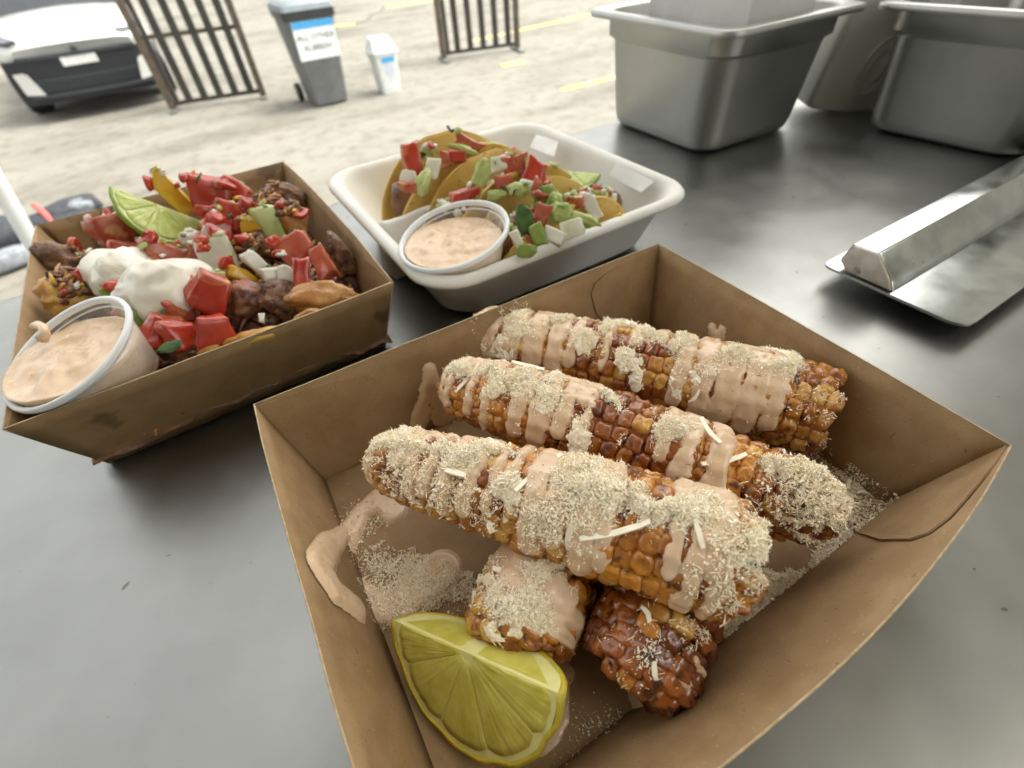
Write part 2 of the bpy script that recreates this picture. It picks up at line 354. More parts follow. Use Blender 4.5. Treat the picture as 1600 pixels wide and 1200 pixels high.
slab('van_wall_right', (1900, -1940, -1000), (1940, 470, 1440), M['van_wall'])
slab('van_wall_left', (-2140, -1940, -1000), (-2100, 470, 1440), M['van_wall'])
slab('van_wall_front', (-2100, 400, -1200), (1900, 430, -32), M['van_wall'])
slab('van_hatch_header', (-2100, 430, 1300), (1900, 468, 1398), M['van_wall'])
ct = thing('serving_counter', 'scuffed brushed stainless steel serving counter under all the food trays', 'counter', (-200, 100, -30))
def counter_top():
    # rolled outer edge at y = 452
    prof = [(-650, 0), (440, 0), (446, -1.0), (450.5, -4), (452, -9), (452, -30), (448, -30), (448, -12), (-650, -12)]
    V = [(x, y, z) for x in (-1700, 1500) for y, z in prof]; n = len(prof)
    Fc = [(k, k+1, n+k+1, n+k) for k in range(n-1)]+[(n-1, 0, n, 2*n-1), list(range(n))[::-1], list(range(n, 2*n))]
    V = np.array(V, float)-np.array([-200, 100, -30])
    o = mesh_obj('steel_top', V, Fc, M['counter'], ct); recalc(o); smooth_angle(o, 30)
counter_top()
b = MB(); b.box((-1690, -640, -60), (1490, -600, -14)); b.box((-1690, 340, -60), (1490, 380, -14))
b.V = [v-np.array([-200, 100, -30]) for v in b.V]; b.build('support_rail', M['steel'], ct)

# ------------------------------------------------------------------ outside: car, fences, bins, bags
def text_mesh(name, body, size, mat, parent, mw):
    cu = bpy.data.curves.new(name, 'FONT'); cu.body = body; cu.size = size*MM; cu.align_x = 'CENTER'; cu.align_y = 'CENTER'; cu.extrude = .0006; cu.resolution_u = 2
    to = bpy.data.objects.new('tmp_text', cu); COL.objects.link(to)
    dg = bpy.context.evaluated_depsgraph_get(); dg.update()
    me = bpy.data.meshes.new_from_object(to.evaluated_get(dg)); me.name = name
    bpy.data.objects.remove(to); me.materials.clear(); me.materials.append(mat)
    o = bpy.data.objects.new(name, me); link(o); o.parent = parent; o.matrix_local = mw; return o
def upright(x, y, z, tilt=0.):   # text facing -y, leaning back by tilt
    return Matrix.Translation((x*MM, y*MM, z*MM)) @ Matrix.Rotation(math.pi/2+tilt, 4, 'X')

def fence(label, p0, p1, h, nsl, double_left, feet):
    p0 = np.array(p0, float); p1 = np.array(p1, float); d = p1-p0; Lf = np.linalg.norm(d)
    t = thing('slatted_fence_panel', label, 'fence', (p0[0], p0[1], GROUND), 'slatted fence panels standing on the yard', (0, 0, math.atan2(d[1], d[0])))
    pw = 80
    for x in ([0, Lf-pw]):
        q = MB(); q.box((x, -35, 30), (x+pw, 35, h), 6); q.build('post', M['fence_post'], t)
    if double_left:
        q = MB(); q.box((pw+12, -20, 60), (pw+70, 20, h-40), 4); q.build('slat', M['fence_wood'], t)
    x0 = pw+(95 if double_left else 20); gap = (Lf-pw-x0)/nsl
    for i in range(nsl):
        x = x0+gap*(i+.5)-44
        q = MB(); q.box((x, -16, 70), (x+88, 16, h-40), 4); q.build('slat', M['fence_wood'], t)
    for z in (60, 760, h-90):
        q = MB(); q.box((pw*.6, 17, z), (Lf-pw*.6, 45, z+45), 4); q.build('rail', M['fence_post'] if z == 760 else M['fence_wood'], t)
    for x in (pw/2, Lf-pw/2):
        q = MB(); q.box((x-40, -feet, 0), (x+40, feet, 32), 8); q.build('foot', M['fence_foot'], t)
fence('dark slatted fence panel between the white car and the tall grey bin', (-134, 8266), (1041, 8019), 1500, 5, True, 150)
fence('dark slatted fence panel behind the small white bin, nearest the steel pan', (3718, 8093), (4964, 7777), 1500, 5, True, 260)

# tall wheelie bin
t = thing('wheelie_bin', 'tall grey wheelie bin with a blue and white rubbish sign', 'bin', (1630, 7060, GROUND))
def frustum(z0, z1, a0, b0, a1, b1, r=30, oy0=0, oy1=0, n=6, steps=2):
    """rounded-rectangle loft, open list of V/F with caps"""
    V = []; ring = []
    for s_ in range(steps):
        f = s_/(steps-1); z = z0+(z1-z0)*f; a = a0+(a1-a0)*f; bb = b0+(b1-b0)*f; oy = oy0+(oy1-oy0)*f
        for cx, cy, ph in ((a-r, bb-r, 0), (-a+r, bb-r, 90), (-a+r, -bb+r, 180), (a-r, -bb+r, 270)):
            for k in range(n):
                th = math.radians(ph+90*k/(n-1)); V.append((cx+r*math.cos(th), oy+cy+r*math.sin(th), z))
    m_ = 4*n
    Fc = [(i*m_+k, i*m_+(k+1) % m_, (i+1)*m_+(k+1) % m_, (i+1)*m_+k) for i in range(steps-1) for k in range(m_)]
    Fc += [list(range(m_))[::-1], [(steps-1)*m_+k for k in range(m_)]]
    return V, Fc
q = MB(); q.add(*frustum(25, 900, 208, 220, 275, 330, 40, 120, 150)); smooth_angle(q.build('body', M['bin_grey'], t))
q = MB(); q.add(*frustum(880, 960, 292, 345, 296, 350, 40, 150, 150)); smooth_angle(q.build('collar', M['bin_dark'], t))
q = MB(); q.add(*frustum(962, 1010, 300, 356, 285, 340, 45, 150, 150)); q.add(*frustum(1008, 1050, 285, 340, 240, 300, 60, 150, 150)); smooth_angle(q.build('lid', M['bin_lid'], t))
q = MB(); q.tube([(-270, 520, 985), (270, 520, 985)], 16, 10); q.build('handle', M['bin_dark'], t, smooth=True)
for sx in (-1, 1):
    q = MB(); q.tube([(sx*235, 400, 105), (sx*262, 400, 105), (sx*290, 400, 105)], [98, 105, 98], 24); w_ = q.build('wheel', M['rubber'], t, smooth=True); smooth_angle(w_)
    q = MB(); q.tube([(sx*288, 400, 105), (sx*296, 400, 105)], 55, 20); q.build('hub', M['bin_dark'], w_)
tl = math.atan2(-70+ -0, 875)  # front face leans outwards towards the top
def on_front(z, off):          # y of the bin's front face at height z
    f = (z-25)/875; return (120-220)+(150-330-(120-220))*f-off
def plate(name, x0, x1, z0, z1, off, mat, thick=4):
    V = []
    for z in (z0, z1):
        for x in (x0, x1):
            V += [(x, on_front(z, off), z), (x, on_front(z, off+thick), z)]
    o = mesh_obj(name, V, [(0, 2, 3, 1), (4, 5, 7, 6), (0, 1, 5, 4), (2, 6, 7, 3), (1, 3, 7, 5), (0, 4, 6, 2)], mat, t, smooth=False); return recalc(o)
sg_ = plate('sign', -232, 240, 500, 868, 3, M['sign_white'])
plate('sign_header', -228, 236, 800, 866, 9, M['sign_blue'], 2)
text_mesh('sign_lettering', 'ALL OTHER', 84, M['sign_ink'], t, upright(5, on_front(715, 9), 715, math.atan2(80, 875)))
text_mesh('sign_lettering', 'RUBBISH', 84, M['sign_ink'], t, upright(5, on_front(615, 9), 615, math.atan2(80, 875)))

# small white swing-top bin
t = thing('swing_top_bin', 'small white swing-top bin with a blue label on the yard', 'bin', (2415, 7020, GROUND))
q = MB(); q.add(*frustum(0, 430, 118, 118, 150, 150, 28)); smooth_angle(q.build('body', M['white_plastic'], t))
q = MB(); q.add(*frustum(428, 462, 162, 162, 164, 164, 30)); smooth_angle(q.build('collar', M['white_plastic'], t))
q = MB(); q.add(*frustum(463, 590, 155, 155, 118, 70, 28, 0, 30, 6, 4)); smooth_angle(q.build('lid', M['white_plastic'], t))
q = MB(); q.box((-164, -60, 440), (-186, 30, 470), 3); q.build('lid_hinge', M['white_plastic'], t)
def wfront(z, off): return -118-32*z/430-off
for nm, x0, x1, z0, z1, mt, off in (('label_band', -75, 95, 345, 400, M['sign_blue'], 2),):
    V = [(x, wfront(z, o_), z) for z in (z0, z1) for x in (x0, x1) for o_ in (off, off+2)]
    recalc(mesh_obj(nm, V, [(0, 2, 3, 1), (4, 5, 7, 6), (0, 1, 5, 4), (2, 6, 7, 3), (1, 3, 7, 5), (0, 4, 6, 2)], mt, t, smooth=False))
M['print_grey'] = plain('grey_print', (.48, .52, .60), .5, scale=20)
V = [(10+62*math.cos(k*math.pi/12), wfront(255+78*math.sin(k*math.pi/12), o_), 255+78*math.sin(k*math.pi/12)) for o_ in (1.5, 3) for k in range(24)]
recalc(mesh_obj('label_roundel', V, [list(range(24)), list(range(24, 48))]+[(k, (k+1) % 24, 24+(k+1) % 24, 24+k) for k in range(24)], M['print_grey'], t, smooth=False))

# parked car, nose towards the van
CX, CY = -820, 8880
car = thing('parked_car', 'white parked car with a black lower grille, nose towards the counter', 'car', (CX, CY, GROUND))
def loft(secs, name, mat, parent, closed=True):
    V = [p for s_ in secs for p in s_]; n_ = len(secs[0])
    Fc = grid_faces(len(secs), n_, closed)
    Fc += [list(range(n_))[::-1], [(len(secs)-1)*n_+k for k in range(n_)]]
    return smooth_angle(recalc(mesh_obj(name, V, Fc, mat, parent)), 40)
def body_sec(y, w, z0, zs, zt, crown):
    half = [(w*.93, z0), (w, z0+(zs-z0)*.35), (w*.99, z0+(zs-z0)*.8), (w*.94, zs), (w*.80, zt-crown*.25), (w*.4, zt+crown*.6), (0, zt+crown)]
    pts = half+[(-x, z) for x, z in half[-2::-1]]
    return [(x, y+(abs(x)/900)**2.4*(170 if y < 500 else 0), z) for x, z in pts]
def cs(y): return body_sec(y, *np.array([np.interp(y, [0, 60, 250, 700, 1250, 1300, 3300, 3900, 4250, 4300], c) for c in (
    [640, 740, 830, 870, 880, 880, 880, 870, 800, 700], [690, 560, 330, 260, 250, 250, 250, 260, 320, 420], [760, 800, 850, 900, 930, 930, 950, 950, 930, 850],
    [775, 840, 900, 955, 1000, 1000, 1010, 1000, 960, 870], [10, 22, 34, 40, 40, 30, 30, 30, 20, 10])]))
loft([cs(y) for y in (0, 20, 60, 130, 250, 450, 700, 1000, 1250, 1600, 2200, 2800, 3300, 3900, 4150, 4250, 4300)], 'body', M['car_white'], car)
def cab(y, wb, wt, zb, zt): return [(wb, y, zb), (wb*.97, y, zb+(zt-zb)*.5), (wt, y, zt), (wt*.5, y, zt+25), (0, y, zt+32), (-wt*.5, y, zt+25), (-wt, y, zt), (-wb*.97, y, zb+(zt-zb)*.5), (-wb, y, zb)]
loft([cab(1450, 780, 770, 960, 1000), cab(2100, 810, 650, 960, 1560), cab(2600, 820, 660, 970, 1620), cab(3500, 800, 640, 970, 1560), cab(4150, 760, 720, 960, 1050)], 'cabin_glass', M['car_glass'], car)
loft([[(x, y, z) for x, z in ((650, zt-40), (655, zt-5), (400, zt+38), (0, zt+46), (-400, zt+38), (-655, zt-5), (-650, zt-40), (0, zt))] for y, zt in ((2080, 1570), (2700, 1635), (3520, 1575))], 'roof', M['car_white'], car)
# black lower front: a bowed slab with trim, corner blades, plate and lamps
def bow(x): return (abs(x)/900)**2.4*170-14
def front_piece(name, poly, out0, out1, mat, parent=car):
    """polygon in (x, z) of the car's nose wrapped onto the bowed front, from depth out0 (rear) to out1 (front)"""
    n_ = len(poly); V = [(x, bow(x)-out1, z) for x, z in poly]+[(x, bow(x)-out0, z) for x, z in poly]
    return recalc(mesh_obj(name, V, [list(range(n_))[::-1], list(range(n_, 2*n_))]+[(k, (k+1) % n_, n_+(k+1) % n_, n_+k) for k in range(n_)], mat, parent, smooth=False))
def wrap_band(name, x0, x1, zb0, zt0, out0, out1, mat, n_=18, curve=0):
    V = []
    for i in range(n_):
        x = x0+(x1-x0)*i/(n_-1); dz = -curve*(x/800)**2
        V += [(x, bow(x)-out1, zb0-dz), (x, bow(x)-out1, zt0-dz), (x, bow(x)-out0, zt0-dz), (x, bow(x)-out0, zb0-dz)]
    Fc = grid_faces(n_, 4, True)+[[0, 1, 2, 3], [(n_-1)*4+k for k in range(4)]]
    return smooth_angle(recalc(mesh_obj(name, V, Fc, mat, car)), 40)
wrap_band('bumper', -800, 800, 215, 675, -260, 10, M['car_black'], curve=-20)
wrap_band('grille', -560, 560, 330, 455, -40, 16, M['car_trim'])
for zz in (350, 385, 420): wrap_band('grille_bar', -545, 545, zz, zz+12, 0, 24, M['car_black'])
wrap_band('bumper_lip', -700, 700, 268, 300, 0, 44, M['car_trim'])
wrap_band('grille_trim', -640, 640, 655, 690, -30, 26, M['car_trim'])
for sx in (-1, 1):
    front_piece('corner_blade', [(sx*540, 300), (sx*545, 330), (sx*600, 520), (sx*640, 545), (sx*745, 540), (sx*735, 320)], -30, 30, M['car_white'])
    q = MB(); q.box((-40, -30, 0), (0, 0, 0))
    V = []
    poly = [(sx*520, 60, 850), (sx*640, 70, 838), (sx*800, 190, 872), (sx*828, 420, 912), (sx*700, 300, 910)]
    V = [(x, y-6, z+8) for x, y, z in poly]+[(x, y+40, z-40) for x, y, z in poly]
    recalc(mesh_obj('headlight', V, [(0, 1, 2, 3, 4), (9, 8, 7, 6, 5)]+[(k, (k+1) % 5, 5+(k+1) % 5, 5+k) for k in range(5)], M['lamp_dark'] if sx < 0 else M['lamp_glass'], car, smooth=False))
pl_ = MB(); pl_.box((-190, -34, 560), (190, -26, 650), 2); pl_.build('number_plate', M['plate'], car)
q = MB(); q.tube([(0, -10, 705), (0, -26, 705)], 38, 20); q.build('badge', M['car_trim'], car)
for sx in (-1, 1):
    for yy in (800, 3450):
        q = MB(); q.tube([(sx*660, yy, 330), (sx*770, yy, 330), (sx*885, yy, 330)], [315, 330, 315], 28); w_ = smooth_angle(q.build('wheel', M['rubber'], car))
        q = MB(); q.tube([(sx*884, yy, 330), (sx*892, yy, 330)], 215, 24); q.build('rim', M['alloy'], w_)

# dark bags and a pole by the counter's left end
def lump(name, c, size, mat, parent, seed, rz=0., e=.6, amp=.14, nu=14, nv=22):
    V, Fc = superell(nu, nv, e, e); V = V*(1+amp*fbm(V*1.7+seed, seed)[:, None])
    V = (V*np.array(size)) @ rotmat(0, 0, rz).T+np.array(c); return mesh_obj(name, V, Fc, mat, parent)
c0 = at(95, 352, GROUND+80)
bg = thing('black_bag', 'slumped black bag with a red strap behind the loaded tray', 'bag', (c0[0], c0[1], GROUND))
lump('bag_body', (0, 0, 95), (300, 150, 95), M['fabric_dark'], bg, 3, .1)
lump('bag_flap', (120, 60, 165), (190, 120, 55), M['fabric_dark'], bg, 5, .3)
lump('side_pocket', (190, 10, 175), (90, 70, 45), M['fabric_grey'], bg, 8)
q = MB(); q.tube([(-90, 110, 225), (-60, 30, 225), (-20, -70, 195), (10, -150, 110), (15, -165, 20)], 22, 8); q.build('strap', M['strap_red'], bg, smooth=True)
q = MB(); q.tube([(-290, 60, 120), (-278, -60, 140), (-262, -120, 80), (-258, -140, 20)], 16, 8); q.build('strap', M['strap_red'], bg, smooth=True)
c0 = at(5, 388, GROUND+90)
bg = thing('black_holdall', 'black and grey holdall at the left edge behind the white pole', 'bag', (c0[0], c0[1], GROUND))
lump('bag_body', (-120, 70, 130), (330, 190, 130), M['fabric_dark'], bg, 13, .2)
lump('grey_panel', (-20, -190, 70), (210, 90, 65), M['fabric_grey'], bg, 17, .3)
q = MB(); q.tube([(-200, -190, 150), (-100, -215, 165), (0, -205, 150)], 14, 8); q.build('tan_handle', plain('tan_webbing', (.38, .22, .10), .7, scale=30), bg, smooth=True)
pA = at(47, 374, -300); pB = at(-2, 290, -180); dirp = (pB-pA)/np.linalg.norm(pB-pA)
p_lo = pA+dirp*((GROUND-pA[2])/dirp[2]); p_hi = pA+dirp*((250-pA[2])/dirp[2])
pt = thing('leaning_pole', 'slim white pole leaning outside at the left end of the counter', 'pole', p_lo)
q = MB(); q.tube([(0, 0, 0), p_hi-p_lo], 17, 16); smooth_angle(q.build('tube', M['pole_white'], pt))
q = MB(); q.tube([(0, 0, 0), dirp*40], 22, 16); q.build('foot_cap', M['rubber'], pt)

# ------------------------------------------------------------------ steel pans, carton, plastic tub, scraper
def rrect(a, b, r, z, n=6):
    P = []
    for cx, cy, ph in ((a-r, b-r, 0), (-a+r, b-r, 90), (-a+r, -b+r, 180), (a-r, -b+r, 270)):
        for k in range(n):
            th = math.radians(ph+90*k/(n-1)); P.append((cx+r*math.cos(th), cy+r*math.sin(th), z))
    return P
def ring_loft(rings, cap0=True, cap1=True):
    n_ = len(rings[0]); V = [p for r_ in rings for p in r_]; Fc = grid_faces(len(rings), n_, True)
    if cap0: Fc.append(list(range(n_))[::-1])
    if cap1: Fc.append([(len(rings)-1)*n_+k for k in range(n_)])
    return V, Fc
def steel_pan(label, cx, cy, a, b, h, rz):
    t = thing('steel_food_pan', label, 'food pan', (cx, cy, 0), 'steel food pans on the counter', (0, 0, rz))
    a1, b1 = a-12, b-12           # wall top
    R_ = []
    for ins, z, r in ((20, .5, 22), (14, 1.5, 22), (11, 5, 23), (9.5, 12, 23), (4.6, h-26, 22), (4.2, h-24, 22), (0.6, h-21, 21), (0.3, h-6, 21), (0, h-3.2, 21)):
        R_.append(rrect(a1-ins, b1-ins, r, z))
    R_ += [rrect(a-3, b-3, 16, h-4.2), rrect(a-.6, b-.6, 16, h-5.5), rrect(a, b, 16, h-3), rrect(a-1, b-1, 16, h-.6), rrect(a-3, b-3, 16, h)]
    R_ += [rrect(a1+1, b1+1, 22, h-.4), rrect(a1-1.2, b1-1.2, 21, h-3), rrect(a1-1.8, b1-1.8, 21, h-21), rrect(a1-6, b1-6, 21, h-26), rrect(a1-12, b1-12, 22, 12), rrect(a1-18, b1-18, 20, 2.5)]
    V, Fc = ring_loft(R_); o = smooth_angle(recalc(mesh_obj('pan_shell', V, Fc, M['steel'], t)), 50)
    return t
steel_pan('steel food pan holding a white carton at the far end of the counter', 464, 376, 88, 93, 103, math.radians(-2))
steel_pan('empty steel food pan at the right edge of the photo', 712, 205, 160, 88, 103, math.radians(4))
cr = thing('white_carton', 'plain white carton standing inside the steel pan', 'carton', (484, 382, 3))
q = MB(); q.box((-48, -62, 0), (40, 58, 170), 2); q.build('carton_body', M['carton'], cr)
q = MB(); q.box((-49, -63, 171), (41, 59, 176), 1); q.build('carton_lid', M['carton'], cr)
# frosted tub standing tilted between the two pans
tb = thing('frosted_tub', 'frosted plastic tub with a moulded ring wedged between the steel pans', 'tub', (618, 319, 1.5), rot=(math.radians(4), math.radians(9), math.radians(-28)))
V, Fc = ring_loft([rrect(40, 20, 7, 0), rrect(44, 23, 8, 4), rrect(54, 29, 9, 118), rrect(58, 34, 10, 119), rrect(58, 34, 10, 123), rrect(52, 27, 9, 121), rrect(42, 21, 8, 6)])
smooth_angle(recalc(mesh_obj('tub_wall', V, Fc, M['pp'], tb)), 45)
for rr_ in (17, 9):
    q = MB(); q.tube([(rr_*math.cos(t_)*.9+2, -27.5-.06*(45+rr_*1.5*math.sin(t_)), 45+rr_*1.5*math.sin(t_)) for t_ in np.linspace(0, 2*math.pi, 40)], 1.6, 8, False); q.build('moulded_ring', M['pp'], tb, smooth=True)
# scraper: thin raised blade with a hexagonal steel handle on top
sc = thing('griddle_scraper', 'steel blade with a faceted handle bar at the right of the counter', 'scraper', (297, 84, 0))
BZ = 11.0
def sheet_outline():
    pts = []
    for cx, cy, r, a0, a1 in ((5, 35, 5, 180, 90), (330, 35, 5, 90, 0), (330, -30, 10, 0, -90), (10, -30, 10, 270, 180)):
        for k in range(6):
            th = math.radians(a0+(a1-a0)*k/5); pts.append((cx+r*math.cos(th), cy+r*math.sin(th)))
    return pts[::-1]
q = MB(); q.prism(sheet_outline(), BZ-1.6, BZ); smooth_angle(recalc(q.build('blade', M['steel_bright'], sc)), 30)
hexp = [(-1, BZ+.1), (27.5, BZ+.1), (33, BZ+5), (30, BZ+17), (15, BZ+18), (2, BZ+5.5)]
def ext_yz(poly, x0, x1, name, mat, bev=0.):
    n_ = len(poly); V = [(x0, y, z) for y, z in poly]+[(x1, y, z) for y, z in poly]
    o = recalc(mesh_obj(name, V, [list(range(n_))[::-1], list(range(n_, 2*n_))]+[(k, (k+1) % n_, n_+(k+1) % n_, n_+k) for k in range(n_)], mat, sc, smooth=False))
    if bev:
        bm = bmesh.new(); bm.from_mesh(o.data); bmesh.ops.bevel(bm, geom=bm.edges[:], offset=bev*MM, segments=2, profile=.5, affect='EDGES'); bm.to_mesh(o.data); bm.free(); smooth_angle(o, 30)
    return o
ext_yz(hexp, 3, 335, 'handle_bar', M['steel_bright'], .9)
cen = np.mean(hexp, axis=0); ext_yz([tuple(cen+(np.array(p)-cen)*.93) for p in hexp], 2.0, 20, 'handle_end_plug', M['end_plug'], .5)
for fx, fy in ((60, 10), (60, -20), (300, 10), (300, -20)):
    q = MB(); q.tube([(fx, fy, 0), (fx, fy, BZ-1.7)], 6, 12); q.build('foot', M['rubber'], sc)

# ------------------------------------------------------------------ kraft trays
TH = 0.6
def wall_grid(b0, b1, r0, r1, inward, bow, nx=22, nz=7, th=TH, s0=0., s1=1., wob=0.):
    """sheet from base edge b0-b1 up to rim edge r0-r1, bowed outwards, thickness th towards `inward`"""
    b0, b1, r0, r1, inward = (np.array(v, float) for v in (b0, b1, r0, r1, inward))
    S_, T_ = np.meshgrid(np.linspace(s0, s1, nx), np.linspace(0, 1, nz), indexing='ij')
    S_, T_ = S_.ravel(), T_.ravel()
    P = (1-T_)[:, None]*((1-S_)[:, None]*b0+S_[:, None]*b1)+T_[:, None]*((1-S_)[:, None]*r0+S_[:, None]*r1)
    out = -inward/np.linalg.norm(inward)
    P = P+out*(bow*np.sin(np.pi*S_)**.9*T_**1.3)[:, None]
    if wob: P = P+out*(wob*vnoise(np.stack([S_*7, T_*2, S_*0+wob*9], 1), 4)*T_)[:, None]
    Q = P+(inward/np.linalg.norm(inward))*th
    f1 = grid_faces(nx, nz); n_ = nx*nz
    Fc = f1+[tuple(i+n_ for i in f[::-1]) for f in f1]
    bd = [(i*nz, (i+1)*nz) for i in range(nx-1)]+[((nx-1)*nz+j, (nx-1)*nz+j+1) for j in range(nz-1)]
    bd += [((i+1)*nz+nz-1, i*nz+nz-1) for i in range(nx-1)]+[(j+1, j) for j in range(nz-1)]
    Fc += [(a, b_, b_+n_, a+n_) for a, b_ in bd]
    return np.concatenate([P, Q]), Fc
def wall_point(spec, s, t, off):
    b0, b1, r0, r1, inward, bow = spec
    p = (1-t)*((1-s)*b0+s*b1)+t*((1-s)*r0+s*r1); i = inward/np.linalg.norm(inward)
    return p-i*(bow*math.sin(math.pi*s)**.9*t**1.3)+i*off
def kraft_tray(label, cx, cy, yaw, a, b, h, ta, tb, bows, mats, long_axis='x'):
    t = thing('kraft_tray', label, 'food tray', (cx, cy, 0.4), 'kraft card trays on the counter', (0, 0, yaw))
    A, Bb = a-ta, b-tb
    q = MB(); q.box((-A, -Bb, 0), (A, Bb, TH)); q.build('base', mats[0], t)
    nz_ = h
    specs = {}
    # walls named by side: +y, -y, +x, -x
    arr = np.array
    specs['+y'] = (arr([-A, Bb, 0.]), arr([A, Bb, 0.]), arr([-a, b, h*1.]), arr([a, b, h*1.]), arr([0, -h, tb]), bows[0])
    specs['-y'] = (arr([-A, -Bb, 0.]), arr([A, -Bb, 0.]), arr([-a, -b, h*1.]), arr([a, -b, h*1.]), arr([0, h, tb]), bows[1])
    specs['+x'] = (arr([A, -Bb, 0.]), arr([A, Bb, 0.]), arr([a, -b, h*1.]), arr([a, b, h*1.]), arr([-h, 0, ta]), bows[2])
    specs['-x'] = (arr([-A, -Bb, 0.]), arr([-A, Bb, 0.]), arr([-a, -b, h*1.]), arr([-a, b, h*1.]), arr([h, 0, ta]), bows[3])
    for k, (sp_, mt) in enumerate(zip(specs.values(), mats[1:5])):
        V, Fc = wall_grid(*sp_, wob=.35)
        nq = 2*21*6; mi = [0]*nq+[1]*(len(Fc)-nq)
        recalc(mesh_obj('side_wall', V, Fc, None, t, mats=[mt, M['kraft_edge']], midx=mi))
    # corner flaps glued on the inside of the long walls
    for key in (('+y', '-y') if long_axis == 'x' else ('+x', '-x')):
        for end in (0, 1):
            prof = [(0, .02), (0, .985), (.05, .965), (.17, .90), (.205, .84), (.215, .74), (.20, .50), (.15, .2), (.11, .02)]
            pts = []
            for i in range(len(prof)-1):
                for f in np.linspace(0, 1, 4)[:-1]:
                    pts.append(tuple(np.array(prof[i])*(1-f)+np.array(prof[i+1])*f))
            pts.append(prof[-1])
            P = [wall_point(specs[key], (s_ if end == 0 else 1-s_)*.996+.002, tt, TH+.12+.5*s_) for s_, tt in pts]
            Q = [wall_point(specs[key], (s_ if end == 0 else 1-s_)*.996+.002, tt, TH+.68+.9*s_) for s_, tt in pts]
            n_ = len(P)
            recalc(mesh_obj('corner_flap', P+Q, [list(range(n_)), list(range(n_, 2*n_))[::-1]]+[(k, (k+1) % n_, n_+(k+1) % n_, n_+k) for k in range(n_)], mats[5], t, smooth=False))
    return t, specs
K, KS = M['kraft'], M['kraft_stained']
T1C, T1YAW = (79.2, 82.5), math.radians(-1.53)
tray1, spec1 = kraft_tray('open brown kraft tray in front, filled with fried corn', *T1C, T1YAW, 106.2, 82.2, 45.8, 10.1, 12.1, (0.5, 11.5, 1., 1.0), [K, K, K, K, K, K])
T2C, T2YAW = (-30.3, 323.1), math.radians(1.08)
tray2, spec2 = kraft_tray('grease-stained brown kraft tray on the left piled with meat and tomato', *T2C, T2YAW, 83.2, 109.6, 46.1, 11.2, 12.6, (1, 0.3, 3., 1.), [KS, KS, KS, K, K, K], 'y')
def t1_world(p):
    c, s = math.cos(T1YAW), math.sin(T1YAW); p = np.asarray(p, float)
    return np.array([T1C[0]+c*p[0]-s*p[1], T1C[1]+s*p[0]+c*p[1], p[2]+.4])
def t1_local(w):
    c, s = math.cos(T1YAW), math.sin(T1YAW); x, y = w[0]-T1C[0], w[1]-T1C[1]
    return np.array([c*x+s*y, -s*x+c*y, w[2]-.4])

# ------------------------------------------------------------------ corn
def capsule_d(X, Y, segs):
    d = np.full(X.shape, 1e9)
    for (ax, ay, ar), (bx, by, br) in segs:
        vx, vy = bx-ax, by-ay; ll = vx*vx+vy*vy+1e-9
        t = np.clip(((X-ax)*vx+(Y-ay)*vy)/ll, 0, 1)
        d = np.minimum(d, np.hypot(X-ax-t*vx, Y-ay-t*vy)-(ar+(br-ar)*t))
    return d
kern_me = []
for v_ in range(4):
    V, Fc = superell(9, 12, .6+.05*v_, .6)
    V = V*(1+.15*fbm(V*1.7+v_*9, 40+v_)[:, None]); V[:, 2] -= .22*np.exp(-((V[:, 0]-.1)**2+(V[:, 1]+.1)**2)/.12)*(V[:, 2] > .5); V[:, :2] *= (1-.12*(V[:, 2] < 0))[:, None]
    me = bpy.data.meshes.new('kernel'); me.from_pydata((V*MM).tolist(), [], [list(f) for f in Fc])
    me.polygons.foreach_set('use_smooth', [True]*len(Fc)); me.materials.append(M['kernel'])
    kern_me.append(me)
kern_pale = []
for me in kern_me:
    m2 = me.copy(); m2.materials.clear(); m2.materials.append(M['kernel_pale']); kern_pale.append(m2)
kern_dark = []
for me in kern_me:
    m2 = me.copy(); m2.materials.clear(); m2.materials.append(M['kernel_dark']); kern_dark.append(m2)
